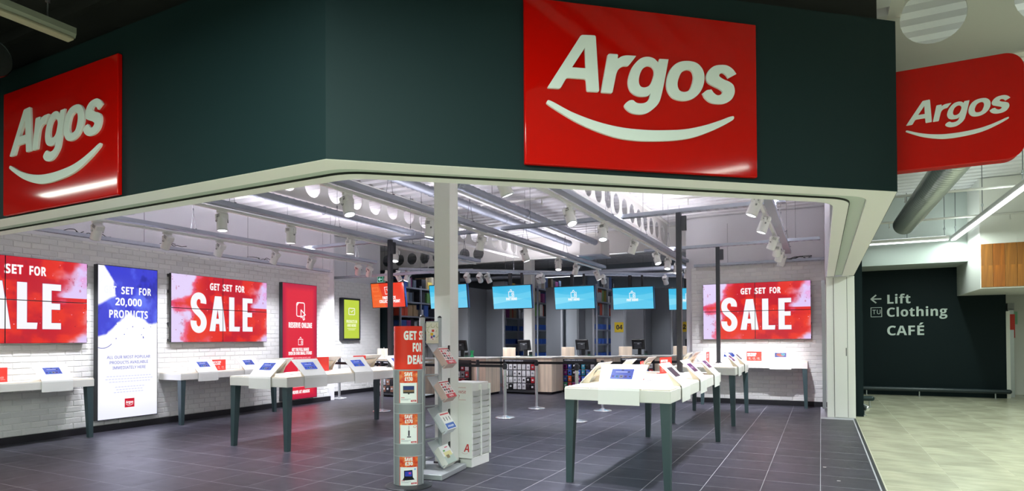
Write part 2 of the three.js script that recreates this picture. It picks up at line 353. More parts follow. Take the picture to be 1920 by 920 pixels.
// ================================================================ SIGNS ON THE FASCIA
// letter outlines in millimetres on a 1655 x 1060 panel; smooth closed curves, or polygons with rounded corners
const LOGO = {
  A: [[[160, 504], [393, 872], [494, 879], [516, 508], [430, 504], [425, 585], [292, 582], [249, 506]], [[419, 793], [425, 651], [325, 650]]],
  r: [[[528, 505], [579, 767], [651, 770], [646, 739], [688, 768], [780, 772], [722, 698], [680, 696], [641, 661], [608, 507]]],
  g: [[[1013, 771], [948, 768], [937, 743], [909, 766], [865, 774], [813, 759], [764, 712], [735, 660], [719, 588], [734, 536], [772, 508], [820, 503], [864, 513], [881, 530], [868, 489], [843, 465], [807, 456], [776, 459], [754, 473], [724, 467], [692, 433], [705, 409], [743, 387], [800, 382], [848, 393], [896, 424], [940, 472], [965, 546]], [[865, 713], [831, 696], [807, 658], [796, 604], [806, 573], [835, 565], [873, 583], [898, 630], [908, 681], [893, 706]]],
  o: [[[1144, 773], [1074, 751], [1025, 701], [998, 621], [1004, 559], [1043, 512], [1122, 499], [1201, 525], [1257, 585], [1280, 665], [1268, 723], [1224, 765]], [[1153, 714], [1113, 695], [1088, 652], [1078, 601], [1092, 568], [1127, 560], [1162, 574], [1187, 620], [1197, 676], [1183, 708]]],
  s: [[[1525, 719], [1498, 749], [1457, 770], [1410, 771], [1354, 757], [1314, 723], [1294, 675], [1307, 640], [1353, 618], [1398, 601], [1418, 585], [1403, 565], [1378, 558], [1353, 570], [1331, 594], [1297, 586], [1265, 561], [1282, 532], [1322, 505], [1372, 498], [1434, 507], [1486, 539], [1511, 593], [1501, 638], [1471, 659], [1425, 673], [1392, 693], [1400, 710], [1420, 717], [1445, 705], [1463, 683]]],
  smile: [[[156, 407], [165, 425], [183, 423], [325, 362], [508, 310], [666, 286], [837, 281], [972, 288], [1130, 306], [1270, 341], [1391, 384], [1479, 419], [1500, 421], [1502, 405], [1452, 370], [1350, 317], [1199, 256], [1050, 224], [856, 206], [760, 204], [646, 212], [506, 244], [370, 291], [261, 344], [166, 397]]],
};
const CORNER = { A: 14, r: [12, 14, 12, 6, 40, 8, 14, 30, 40, 12], g: { 0: 12, 1: 12, 2: 3, 13: 3, 18: 10, 27: 0 } };
function roundedPoly(pts, rad) {
  const out = [], n = pts.length;
  pts.forEach((p, i) => {
    const a = pts[(i + n - 1) % n], b = pts[(i + 1) % n], r = Array.isArray(rad) ? rad[i] : rad, la = Math.hypot(a[0] - p[0], a[1] - p[1]), lb = Math.hypot(b[0] - p[0], b[1] - p[1]), ra = Math.min(r, la / 2.05), rb_ = Math.min(r, lb / 2.05);
    const A = [p[0] + (a[0] - p[0]) * ra / la, p[1] + (a[1] - p[1]) * ra / la], B = [p[0] + (b[0] - p[0]) * rb_ / lb, p[1] + (b[1] - p[1]) * rb_ / lb];
    for (let k = 0; k <= 5; k++) { const t = k / 5; out.push([(1 - t) ** 2 * A[0] + 2 * t * (1 - t) * p[0] + t * t * B[0], (1 - t) ** 2 * A[1] + 2 * t * (1 - t) * p[1] + t * t * B[1]]); }
  });
  return out;
}
function smoothPoly(pts, corners = []) {
  const P = []; const n = pts.length;
  pts.forEach((p, i) => { if (!corners.includes(i)) P.push(p); else { const a = pts[(i + n - 1) % n], b = pts[(i + 1) % n], k = 7; const la = Math.hypot(a[0] - p[0], a[1] - p[1]), lb = Math.hypot(b[0] - p[0], b[1] - p[1]); P.push([p[0] + (a[0] - p[0]) * k / la, p[1] + (a[1] - p[1]) * k / la], p, [p[0] + (b[0] - p[0]) * k / lb, p[1] + (b[1] - p[1]) * k / lb]); } });
  return new THREE.CatmullRomCurve3(P.map(([x, y]) => V(x, y, 0)), true, 'centripetal').getPoints(P.length * 5).slice(0, -1).map((v) => [v.x, v.y]);
}
const mm = (pts, s) => pts.map(([x, y]) => [x * s, y * s]);
function logoLetter(k, s, depth) {
  const [outer, hole] = LOGO[k];
  const o = k === 'A' ? roundedPoly(outer, 14) : k === 'r' ? roundedPoly(outer, CORNER.r) : smoothPoly(outer, k === 'g' ? [0, 1, 2, 13] : k === 's' ? [0, 14, 16, 30] : []);
  const sh = shapeOf(mm(o, s));
  if (hole) { const h = k === 'A' ? hole : smoothPoly(hole); sh.holes.push(new THREE.Path(mm(h, s).map(([x, y]) => new THREE.Vector2(x, y)))); }
  return slab(sh, depth, k === 's' || k === 'g' ? 0 : 0.003);
}
const logoGeo = Object.keys(LOGO).map((k) => [k, logoLetter(k, 0.001, 0.014)]);
function fasciaSign(label, pos, turn, w, h) {
  const t = thing('shop_sign', label, 'sign', pos, turn);
  obj('panel', rb(w, h, 0.035, 0.008, w / 2, h / 2, 0.0175), M.red, t);
  for (const [k, g] of logoGeo) { const l = obj(k === 'smile' ? 'smile' : 'letter', g, M.logo, t); l.scale.set(0.986, 0.986, 1); l.position.set(-0.015, -0.011, 0.036); }
  return t;
}
fasciaSign('big square red sign with raised white Argos lettering and smile on the angled front', [-1.675 + 0.0, 2.508, -3.471 - 0.0], Math.atan2(0.638, 0.77), 1.655, 1.062);
fasciaSign('red sign with raised white Argos lettering on the straight front, a bright streak across it', [-6.268, 2.486, -2.70], 0, 1.655, 1.05);
{ // the projecting blade sign at the end of the fascia
  const t = thing('blade_sign', 'red projecting Argos sign with rounded outer corners at the walkway end of the fascia', 'sign', [0.50, 2.662, -5.5]);
  const W = 0.80, H = 0.765, r = 0.115, s = new THREE.Shape();
  s.moveTo(0, 0); s.lineTo(W - r, 0); s.absarc(W - r, r, r, -Math.PI / 2, 0); s.lineTo(W, H - r); s.absarc(W - r, H - r, r, 0, Math.PI / 2); s.lineTo(0, H); s.closePath();
  obj('panel', slab(s, 0.09, 0.008).translate(0, 0, -0.045), M.red, t);
  const k = 0.46;
  for (const [n, g] of logoGeo) { const l = obj(n === 'smile' ? 'smile' : 'letter', g, M.logo, t); l.scale.set(k, k, 0.3); l.position.set(0.016, 0.107, 0.0545); }
  obj('bracket', [bx(0.04, 0.6, 0.05, 0.0, H / 2, 0)], M.darkMetal, t);
}

// ================================================================ CEILING FITTINGS
function cellBeam(label, length, h, hole, pitch, first, n, pos, turn, flange = 0.16) {
  const t = thing('ceiling_beam', label, 'beam', pos, turn);
  const s = shapeOf([[0, 0], [length, 0], [length, h], [0, h]]);
  for (let i = 0; i < n; i++) { const p = new THREE.Path(); p.absarc(first + i * pitch, h * 0.48, hole / 2, 0, Math.PI * 2, true); s.holes.push(p); }
  obj('web', new THREE.ExtrudeGeometry(s, { depth: 0.014, bevelEnabled: false, curveSegments: 14 }).translate(0, 0, -0.007), M.beam, t);
  obj('flange', bx(length, 0.014, flange, length / 2, 0.007, 0), M.beam, t);
  obj('flange', bx(length, 0.014, flange, length / 2, h - 0.007, 0), M.beam, t);
  return t;
}
cellBeam('white steel beam with round holes running inwards near the brick wall of screens', 10.4, 0.56, 0.33, 0.49, 0.4, 21, [-6.97, 3.5, -3.6], Math.PI / 2);
cellBeam('white steel beam with round holes running inwards over the front tablet table', 9.6, 0.56, 0.36, 0.49, 0.3, 19, [-3.17, 3.5, -4.6], Math.PI / 2);
cellBeam('white cross beam with round holes above the till screens', 13.2, 0.56, 0.34, 0.45, 0.3, 11, [-13.2, 3.5, -14.5], 0);
cellBeam('pale mall beam with large round holes above the blade sign', 8.3, 0.96, 0.46, 0.75, 0.42, 11, [0.42, 3.56, -5.95], 0, 0.2);

const RAILS = [-8.9, -6.8, -4.75, -2.76, -0.66];
function wire(a, b, parent, r = 0.003) { return obj('suspension_wire', rod(a, b, r, 6), M.wire, parent); }
function lightingTrack(label, x, z0, z1, i) {
  const L = z0 - z1, t = thing('lighting_track', label, 'lighting track', [x, 3.06, (z0 + z1) / 2]);
  obj('rail', rb(0.042, 0.038, L, 0.006, 0, 0.019, 0), M.whiteMetal, t);
  const sec = [[0, 0], [0.11, 0], [0.11, 0.06], [0.106, 0.06], [0.106, 0.004], [0.004, 0.004], [0.004, 0.06], [0, 0.06]];
  obj('cable_trunking', slab(sec, L).translate(0.03, 0.045, -L / 2), M.galv, t);
  const strip = obj('uplight_strip', bx(0.07, 0.006, L - (i ? 1.8 : 0.2), 0.085, 0.056, i ? 0.8 : 0), new THREE.MeshStandardMaterial({ color: 0xffffff, emissive: 0xe6e0ff, emissiveIntensity: 2 }), t);
  const up = new THREE.RectAreaLight(new THREE.Color(0.95, 0.92, 1.0), UPLIGHT * ({ '-8.9': 1.35, '-6.8': 0.1, '-4.75': 0.14, '-2.76': 0.65, '-0.66': 0.8 })[x], 0.07, L - (i ? 1.8 : 0.2)); up.position.set(x + 0.085, 3.125, (z0 + z1) / 2 + (i ? 0.8 : 0)); up.rotation.x = Math.PI / 2; scene.add(up);
  for (let z = -L / 2 + 0.6; z < L / 2; z += 1.9) {
    wire([0.03, 0.1, z], [0.085, 0.42, z], t); wire([0.14, 0.1, z], [0.085, 0.42, z], t); wire([0.085, 0.42, z], [0.085, 0.99, z], t);
    obj('hanger_clip', bx(0.15, 0.008, 0.02, 0.085, 0.105, z), M.wire, t); obj('wire_gripper', cyl(0.008, 0.008, 0.03, 0.085, 0.42, z, 8), M.wire, t);
  }
}
['white lighting track beside the brick wall of screens', 'white lighting track over the tablet table near the brick wall', 'white lighting track that passes behind the column', 'white lighting track above the front tablet table', 'white lighting track ending at the wall with the facing sale screen'].forEach((l, i) => lightingTrack(l, RAILS[i], [-4.1, -3.6, -3.6, -4.2, -5.5][i], [-10.65, -11.6, -14.1, -14.6, -13.5][i], i));
function cableTray(label, pos, L, turn, w = 0.12, glowAt) {
  const t = thing('cable_tray', label, 'cable tray', pos, turn);
  obj('base', bx(L, 0.003, w, 0, 0, 0), M.galv, t);
  for (const s of [-1, 1]) obj('side_rail', bx(L, 0.05, 0.003, 0, 0.025, s * w / 2), M.galv, t);
  const holes = []; for (let i = 0; i < L / 0.12; i++) for (const s of [-1, 1]) holes.push(bx(0.05, 0.004, 0.016, -L / 2 + 0.06 + i * 0.12, -0.0005, s * w * 0.28));
  obj('slots', holes, M.wire, t);
  if (glowAt) { const [gx, gl, k] = glowAt; obj('uplight_strip', bx(gl, 0.006, 0.06, gx, 0.03, 0), new THREE.MeshStandardMaterial({ color: 0xffffff, emissive: 0xe6e0ff, emissiveIntensity: 2 }), t); const u = new THREE.RectAreaLight(new THREE.Color(0.95, 0.92, 1.0), UPLIGHT * k, gl, 0.06); u.position.set(pos[0] + gx * Math.cos(turn), pos[1] + 0.045, pos[2] - gx * Math.sin(turn)); u.rotation.set(Math.PI / 2, 0, -turn); scene.add(u); }
  for (let x = -L / 2 + 0.7; x < L / 2; x += 2.1) wire([x, 0.04, 0], [x, 0.9, 0], t);
}
cableTray('perforated metal cable tray crossing the store above the front tables', [-4.7, 3.175, -8.72], 8.6, 0, 0.12, [-1.02, 1.3, 0.5]);
cableTray('perforated metal cable tray crossing towards the wall with the facing sale screen', [-1.6, 3.175, -12.3], 3.2, 0);
cableTray('perforated cable tray along the top of the brick wall of screens', [-9.87, 2.96, -6.9], 7.2, LW.turn, 0.1);
cableTray('perforated cable tray on top of the brickwork above the facing sale screen', [-1.2, 2.97, -13.74], 2.55, 0, 0.12);
{ const d = V(0.77, 0, -0.638); for (const [n, off, y, l] of [[0, 0, 3.06, 'long cable tray above the till screens, the lower of two'], [1, 1.0, 3.12, 'long cable tray above the till screens, the one behind']]) { cableTray(l, [-5.6 - off * 0.638, y, -14.35 - off * 0.77], 8.6, Math.atan2(0.638, 0.77), 0.1, n ? undefined : [0, 8.2, 0.85]); } }
cableTray('cable tray crossing in front of the recessed brick wall', [-9.3, 2.9, -11.3], 3.2, 0.05, 0.1);
const ORD_ = ['first', 'second', 'third', 'fourth'];
{ const r = rng(77); for (const [x, z, n] of [[-9.87, -4.9, 3], [-9.9, -6.4, 2], [-9.95, -8.2, 3], [-0.35, -13.7, 4]]) for (let i = 0; i < n; i++) {
  const P = []; for (let k = 0; k < 6; k++) P.push(V(x > -5 ? x - 0.3 + k * 0.1 : x + (r() - 0.5) * 0.05, 2.99 + 0.02 + r() * 0.07, x > -5 ? z + (r() - 0.5) * 0.06 : z - i * 0.2 - k * 0.06));
  tag(obj('loose_cable', new THREE.TubeGeometry(new THREE.CatmullRomCurve3(P), 20, 0.006, 6), M.blackPlastic), x > -5 ? `black cable looped on the tray above the facing sale screen, ${ORD_[i]} along` : `black cable on the brick wall tray, ${ORD_[i]} along ${{ '-4.9': 'by the picture edge', '-6.4': 'in the middle', '-8.2': 'over the crimson poster' }[z]}`, 'cable', x > -5 ? 'cables on the far tray' : 'cables on the brick wall tray');
} }
function spiralDuct(label, a, b, r, mat_ = M.galv, seam = 0.12, fine = false) {
  const A = V(...a), B = V(...b), L = A.distanceTo(B), t = thing('air_duct', label, 'duct', a);
  t.quaternion.setFromUnitVectors(V(0, 1, 0), B.clone().sub(A).normalize());
  const pts = []; const n = Math.round(L / seam);
  for (let i = 0; i < n; i++) { const y = i * L / n, s = L / n; pts.push(new THREE.Vector2(r, y), ...(fine ? [new THREE.Vector2(r + 0.004, y + s * 0.2), new THREE.Vector2(r + 0.02, y + s * 0.5), new THREE.Vector2(r + 0.004, y + s * 0.8)] : [new THREE.Vector2(r, y + s * 0.86), new THREE.Vector2(r + 0.006, y + s * 0.93)])); }
  pts.push(new THREE.Vector2(r, L));
  obj('pipe', new THREE.LatheGeometry(pts, 28), mat_, t);
  for (const y of [0.02, L - 0.02]) obj('end_cap', cyl(r * 0.99, r * 0.99, 0.02, 0, y, 0, 28), mat_, t);
  for (let y = 0.9; y < L; y += 2.2) obj('joint_band', new THREE.TorusGeometry(r + 0.006, 0.008, 6, 28).rotateX(Math.PI / 2).translate(0, y, 0), mat_, t);
  return t;
}
spiralDuct('slim silver spiral duct under the beam near the brick wall', [-6.60, 3.34, -3.7], [-6.60, 3.34, -10.4], 0.052);
spiralDuct('silver spiral duct behind the column, the one nearer the front tablet table', [-4.40, 3.52, -3.9], [-4.40, 3.52, -12.7], 0.06, M.galv, 0.16);
spiralDuct('silver spiral duct behind the column, the one nearer the brick wall', [-4.81, 3.46, -3.9], [-4.81, 3.46, -12.2], 0.06, M.galv, 0.1);
{ const t = thing('ceiling_conduit', 'white square conduit between the two spiral ducts', 'conduit', [-4.56, 3.50, -8.3]); obj('box_section', bx(0.06, 0.05, 8.6), M.beam, t); for (const z of [-3, 0, 3]) wire([0, 0.03, z], [0, 0.6, z], t); }
{ const t = thing('duct_box', 'square white duct box hanging at the end of the spiral ducts', 'duct', [-4.55, 3.3, -13.1]); obj('box', rb(0.5, 0.42, 0.6, 0.01, 0, 0.16, 0), M.beam, t); obj('flange', [bx(0.54, 0.03, 0.64, 0, -0.04, 0)], M.galv, t); for (const s of [-0.2, 0.2]) wire([s, 0.37, 0], [s, 0.75, 0], t); }
spiralDuct('big ribbed silver air duct hanging over the mall floor below the blade sign', [1.42, 3.52, -13.6], [1.47, 3.52, -6.3], 0.165, mat(0xe2e8ea, 0.25, { metalness: 0.6 }), 0.11, true);
spiralDuct('dark silver duct end seen high beside the unlit tube light', [-8.6, 3.62, -2.35], [-5.72, 3.62, -2.35], 0.15, mat(0x6a7074, 0.25, { metalness: 0.85 }), 0.35);
spiralDuct('grey round duct passing under the mall roof above the blade sign', [1.5, 3.93, -6.6], [3.6, 3.86, -6.6], 0.12, M.greyMetal, 0.3);
for (const [n, z, l] of [[0, -16.9, 'pale horizontal pipe high in the stockroom, the front one'], [1, -18.4, 'pale horizontal pipe high in the stockroom, the rear one']]) { const t = thing('ceiling_pipe', l, 'pipe', [-6, 3.35 + n * 0.15, z]); obj('pipe', rod([-5, 0, 0], [5, 0, 0], 0.06, 16), M.galv, t); for (const x of [-4, 0, 4]) wire([x, 0.05, 0], [x, 0.6 - n * 0.15, 0], t); }
for (const [x0, x1, z, l] of [[-2.4, 0.1, -10.6, 'thin pale sprinkler pipe under the roof above the facing sale screen'], [-6.6, -3.4, -9.4, 'thin pale sprinkler pipe under the roof behind the column'], [0.9, 8.8, -12.2, 'pale pipe crossing under the mall roof'], [0.9, 8.8, -14.9, 'pale pipe on the wall above the mall tube lights']]) { const t = thing('sprinkler_pipe', l, 'pipe', [0, 3.8, z]); obj('pipe', rod([x0, 0, 0], [x1, 0, 0], 0.022, 12), M.beam, t); for (let x = x0 + 0.4; x < x1; x += 2) obj('drop', [rod([x, -0.1, 0], [x, 0, 0], 0.01), cyl(0.02, 0.012, 0.02, x, -0.11, 0, 10)], M.beam, t); }

// ---- track spotlights: an adapter in the rail, a yoke, and a turned body
const lensMat = new THREE.MeshStandardMaterial({ color: 0xffffff, emissive: 0xffffff, emissiveIntensity: 2.2, roughness: 0.3 });
const spotGeo = {
  adapter: merged([rb(0.034, 0.03, 0.14, 0.005, 0, -0.015, 0), cyl(0.014, 0.014, 0.04, 0, -0.045, 0, 14)]),
  yoke: merged([bx(0.15, 0.006, 0.03, 0, -0.062, 0), bx(0.006, 0.085, 0.03, -0.073, -0.1, 0), bx(0.006, 0.085, 0.03, 0.073, -0.1, 0)]),
  body: merged([cyl(0.062, 0.066, 0.15, 0, -0.045, 0, 28), rb(0.118, 0.075, 0.118, 0.012, 0, 0.062, 0)]),
  trim: new THREE.TorusGeometry(0.061, 0.006, 8, 28).rotateX(Math.PI / 2).translate(0, -0.12, 0),
  lens: new THREE.CircleGeometry(0.056, 28).rotateX(Math.PI / 2).translate(0, -0.1215, 0),
  vents: merged([0, 1, 2, 3].map((i) => bx(0.06, 0.004, 0.004, 0, 0.05 + i * 0.011, 0.0595))),
  pivot: cyl(0.012, 0.012, 0.152, 0, 0, 0, 12).rotateZ(Math.PI / 2),
};
const proto = (() => {
  const t = new THREE.Group(); t.name = 'track_spotlight';
  obj('adapter', spotGeo.adapter, M.whiteMetal, t); obj('yoke', spotGeo.yoke, M.whiteMetal, t); const pv = obj('pivot', spotGeo.pivot, M.darkMetal, t); pv.position.y = -0.135;
  const b = obj('body', spotGeo.body, M.whiteMetal, t); b.position.y = -0.135;
  obj('trim_ring', spotGeo.trim, M.steel, b); obj('lens', spotGeo.lens, lensMat, b); obj('vent_slots', spotGeo.vents, M.darkMetal, b);
  return t;
})();
const ORD = ['first', 'second', 'third', 'fourth', 'fifth', 'sixth', 'seventh', 'eighth', 'ninth', 'tenth', 'eleventh', 'twelfth', 'thirteenth', 'fourteenth', 'fifteenth', 'sixteenth', 'seventeenth', 'eighteenth', 'nineteenth', 'twentieth', 'twenty-first', 'twenty-second', 'twenty-third', 'twenty-fourth', 'twenty-fifth', 'twenty-sixth', 'twenty-seventh', 'twenty-eighth'];
function spotlight(x, y, z, aim, power, label, group, cone = 34) {
  const s = proto.clone(); s.name = numbered('track_spotlight'); scene.add(s); s.position.set(x, y, z); tag(s, label, 'spotlight', group);
  const a = V(...aim).normalize(), flat = Math.atan2(a.x, a.z);
  const body = s.children.find((c) => c.name === 'body');
  body.quaternion.setFromUnitVectors(V(0, -1, 0), a);
  for (const c of s.children) if (c.name === 'yoke' || c.name === 'pivot') c.rotation.y = flat;
  if (!power) return;
  const l = new THREE.SpotLight(SPOT_TINT, power, 0, R(cone), 0.6, 2);
  l.position.set(x, y - 0.135, z).addScaledVector(a, 0.128); l.target.position.copy(l.position).add(a); scene.add(l, l.target);
  l.castShadow = true; l.shadow.radius = 2.0; l.shadow.mapSize.set(512, 512); l.name = 'spot_beam';
}
{
  const P = SPOT_POWER, y = 3.06;
  const rows = [
    [RAILS[0], 'on the brick wall track', [[-3.9, [-1.15, -1.9, 0.1], 0.64], [-4.87, [-1.1, -1.9, -0.1], 0.64], [-5.88, [-1.15, -1.9, 0.05], 0.64], [-6.79, [-1.1, -1.9, 0.1], 0.64], [-7.94, [-1.15, -1.9, 0], 0.64], [-8.82, [-1.1, -1.9, -0.2], 0.64], [-10.18, [-1.0, -1.5, -1.0], 1.3], [-10.55, [-1.2, -1.6, -0.9], 1.3]]],
    [RAILS[1], 'on the track above the crimson poster table', [[-4.02, [0.1, -1, -0.2], 0.3], [-5.22, [0.12, -1, 0.05], 1], [-6.35, [0, -1, 0], 1], [-7.59, [0, -1, 0.05], 1], [-8.76, [0.15, -1, 0.3], 1], [-10.3, [0.2, -1, 0.2], 0.8]]],
    [RAILS[2], 'on the track passing behind the column', [[-5.26, [0.35, -1, 0.1], 1], [-6.88, [-0.1, -1, 0.1], 1], [-8.28, [-0.35, -1, -0.15], 1], [-9.86, [0.3, -1, -0.1], 1], [-11.44, [0.1, -1, 0.3], 0.9], [-12.43, [-0.4, -1, -0.2], 0.9], [-13.85, [0.4, -1, -0.1], 0.8]]],
    [RAILS[3], 'on the track above the front tablet table', [[-5.25, [0.3, -1, -0.25], 1.1], [-7.02, [0.42, -1, 0.3], 1.2], [-8.3, [0.1, -1, 0.3], 1.1], [-9.87, [-0.4, -1, -0.1], 1], [-11.48, [0.35, -1, 0.3], 1], [-12.42, [0.0, -1, 0.35], 1], [-13.3, [-0.1, -1, 0.2], 0.4], [-14.45, [-0.2, -1, -0.3], 0.6]]],
    [RAILS[4], 'on the walkway side track', [[-5.9, [-0.4, -1, 0.0], 0.9], [-7.49, [-0.4, -1, 0.1], 1], [-8.75, [-0.35, -1, 0.1], 1], [-10.48, [-0.45, -1, -0.3], 1], [-11.39, [-0.2, -1, -0.75], 1.5], [-12.2, [-0.4, -1, -0.6], 1.3], [-13.0, [-0.4, -1, -0.15], 0.8]]],
  ];
  for (const [x, where, list] of rows) list.forEach(([z, aim, k], i) => spotlight(x, y, z, aim, P * k, `white track spotlight, ${ORD[i]} from the shop front ${where}`, undefined, x < -8 ? 40 : 36));
  const back = [[-7.77, -12.85, [-0.1, -1, -1.0]], [-7.5, -13.0, [-0.3, -1, -1.2]], [-7.35, -13.15, [0.25, -1, -0.5]], [-6.2, -13.85, [0.1, -1, -1.0]], [-6.35, -14.0, [-0.2, -1, -1.2]], [-9.2, -11.55, [-0.25, -1, 0.1]], [-9.0, -11.7, [0.4, -1, -0.3]], [-8.8, -11.8, [-0.2, -1, 0.3]], [-4.95, -14.9, [-0.1, -1, -1.0]], [-3.6, -15.9, [0.1, -1, -0.8]], [-8.3, -12.4, [0, -1, -1.0]]];
  back.forEach(([x, z, aim], i) => spotlight(x, 3.06, z, aim, P * 0.75, `small white spotlight, ${ORD[i] || 'eleventh'} along the tray above the till screens`, undefined, 38));
}
// ---- exit sign
{ const t = thing('exit_sign', 'green illuminated exit sign with white arrow hanging behind the orange screen', 'exit sign', [-10.45, 2.95, -13.0]);
  const tex = cv(256, 96, (c, w, h) => { c.fillStyle = '#0d6b4c'; c.fillRect(0, 0, w, h); c.strokeStyle = '#dff'; c.lineWidth = 5; c.strokeRect(5, 5, 100, h - 10); c.strokeRect(150, 5, 100, h - 10); c.lineWidth = 12; c.beginPath(); c.moveTo(88, 48); c.lineTo(28, 48); c.moveTo(52, 24); c.lineTo(26, 48); c.lineTo(52, 72); c.stroke(); txt(c, 'Fire', 200, 44, 36, '#eff', 0.9); txt(c, 'exit', 200, 82, 36, '#eff', 0.9); });
  obj('housing', rb(0.47, 0.18, 0.05, 0.01, 0, 0.09, 0), M.white, t); const f = obj('face', plane(0.45, 0.165), glow(tex, 0.7), t); f.position.set(0, 0.09, 0.027); wire([0, 0.18, 0], [0, 1.1, 0], t); }
// ---- mall tube lights
const tubeMat = new THREE.MeshStandardMaterial({ color: 0xffffff, emissive: 0xf2f6ff, emissiveIntensity: 3.0, roughness: 0.4 });
function tubeLight(label, x, y, z, L, turn, on = 1) {
  const t = thing('tube_light', label, 'light fitting', [x, y, z], turn);
  const sec = [[-0.035, 0], [-0.05, 0.03], [-0.05, 0.075], [0.05, 0.075], [0.05, 0.03], [0.035, 0]];
  obj('housing', slab(sec, L).translate(0, 0.012, -L / 2), on ? M.whiteMetal : mat(0x8f9488, 0.5), t);
  obj('diffuser', rb(0.084, 0.024, L - 0.02, 0.008, 0, 0.004, 0), on ? tubeMat : mat(0xa8a390, 0.5), t);
  for (const s of [-0.45, 0, 0.45]) { obj('drop_rod', rod([0, 0.087, s * L], [0, (x > 0.5 ? MDECK : DECK) - y, s * L], 0.006, 8), M.wire, t); obj('rod_clip', cyl(0.016, 0.016, 0.05, 0, 0.24, s * L, 10), M.steel, t); }
  if (on) { const c = Math.cos(turn), s = Math.sin(turn); rectLight(MALL_TINT, MALL_POWER * on, 0.12, L, [x, y - 0.02, z], [0, -1, 0]).rotation.z += 0; const l = scene.children[scene.children.length - 1]; l.rotation.set(-Math.PI / 2, 0, 0); if (turn) l.rotation.set(-Math.PI / 2, 0, Math.PI / 2);
    if (z < -5) { obj('upper_slot', rb(0.05, 0.006, L - 0.1, 0.002, 0, 0.09, 0), tubeMat, t); const u = new THREE.RectAreaLight(MALL_TINT, MALL_POWER * on * 0.35, 0.05, L); u.position.set(x, y + 0.1, z); u.rotation.set(Math.PI / 2, 0, turn ? Math.PI / 2 : 0); scene.add(u); } }
}
tubeLight('bright long tube light running back towards the lift sign wall', 2.58, 3.5, -13.4, 5.4, 0, 0.4);
tubeLight('bright tube light across the top of the lift sign wall', 1.7, 3.47, -15.75, 1.5, Math.PI / 2, 0.06);
tubeLight('lit tube light over the mall walkway in line with the one before the lift sign', 2.70, 3.5, -8.1, 4.6, 0, 0.95);
tubeLight('lit tube light over the mall walkway, behind the viewer', 2.85, 3.5, -1.0, 5.0, 0, 0.55);
tubeLight('lit tube light across the walkway in front of the shop', -8.6, 3.5, -0.65, 2.6, Math.PI / 2, 0.45);
tubeLight('lit tube light over the walkway before the angled front', -1.4, 3.6, -1.0, 3.6, Math.PI / 2, 1.3);
tubeLight('lit tube light across the walkway facing the angled front', -3.6, 3.6, 2.6, 3.0, Math.PI / 2, 2.2);
tubeLight('unlit white tube light high beside the fascia end over the red sign', -5.08, 3.70, -0.9, 3.4, 0, 0);
// ================================================================ SCREENS AND LIT POSTERS
// a line of capitals fitted between x0 and x1 with a given cap height
function fit(c, s, x0, x1, base, cap, color = '#fff', stroke = 0.06, weight = 'bold') {
  const size = cap / 0.714; c.save(); c.font = `${weight} ${size}px sans-serif`; c.textAlign = 'left'; c.textBaseline = 'alphabetic';
  const m = c.measureText(s), wdt = m.width; c.translate(x0, base); c.scale((x1 - x0) / wdt, 1);
  c.fillStyle = c.strokeStyle = color; c.lineWidth = cap * stroke; c.lineJoin = 'round'; if (stroke) c.strokeText(s, 0, 0); c.fillText(s, 0, 0); c.restore();
}
function pixelsOn(c, w, h, fn) {
  const im = c.createImageData(w, h);
  for (let j = 0; j < h; j++) for (let i = 0; i < w; i++) { const k = fn(i / w, j / h), o = (j * w + i) * 4; im.data[o] = k[0]; im.data[o + 1] = k[1]; im.data[o + 2] = k[2]; im.data[o + 3] = 255; }
  c.putImageData(im, 0, 0);
}
const mix3 = (a, b, t) => a.map((x, i) => x + (b[i] - x) * t), sst = (a, b, x) => { const t = Math.max(0, Math.min(1, (x - a) / (b - a))); return t * t * (3 - 2 * t); };
function powder(u, v) {
  const n = fbm(N1, u * 6, v * 4, 64, 5), m = fbm(N2, u * 9, v * 6, 64, 4), q = fbm(N3, u * 22, v * 14, 64, 3);
  let c = mix3([200, 12, 38], [232, 44, 30], sst(0.35, 0.6, m));
  c = mix3(c, [243, 74, 40], sst(0.25, 0.05, Math.abs(u - 0.12 - 0.08 * n)) * 0.7);
  c = mix3(c, [247, 70, 45], sst(0.72, 1.0, u) * 0.6);
  const left = 0.30 - 0.42 * Math.abs(v - 0.5) * (v < 0.5 ? -0.75 : 0.25) - (v > 0.3 && v < 0.55 ? 0.25 * (1 - Math.abs(v - 0.43) / 0.14) : 0);
  const e1 = sst(0.1, -0.08, u - left * 0.40 + (n - 0.47) * 0.34);
  c = mix3(c, [240, 120, 190], sst(0.0, 0.5, e1) * 0.55); c = mix3(c, [232, 214, 254], sst(0.5, 0.95, e1));
  const e2 = sst(-0.07, 0.05, u - 1.22 + 0.42 * v * 0.62 + (v > 0.45 ? 0.0 : 0.3) + (m - 0.47) * 0.2);
  c = mix3(c, [228, 205, 252], e2);
  const e3 = sst(0.55, 0.72, n) * sst(0.7, 0.86, u) * sst(0.72, 0.3, v); c = mix3(c, [238, 150, 215], e3 * 0.8);
  const e4 = sst(0.12, 0, Math.abs(u - 0.36) + (m - 0.45) * 0.3) * sst(0.85, 1, v); c = mix3(c, [235, 150, 205], e4 * 0.8);
  return mix3(c, [150, 10, 40], sst(0.62, 0.75, q) * 0.35);
}
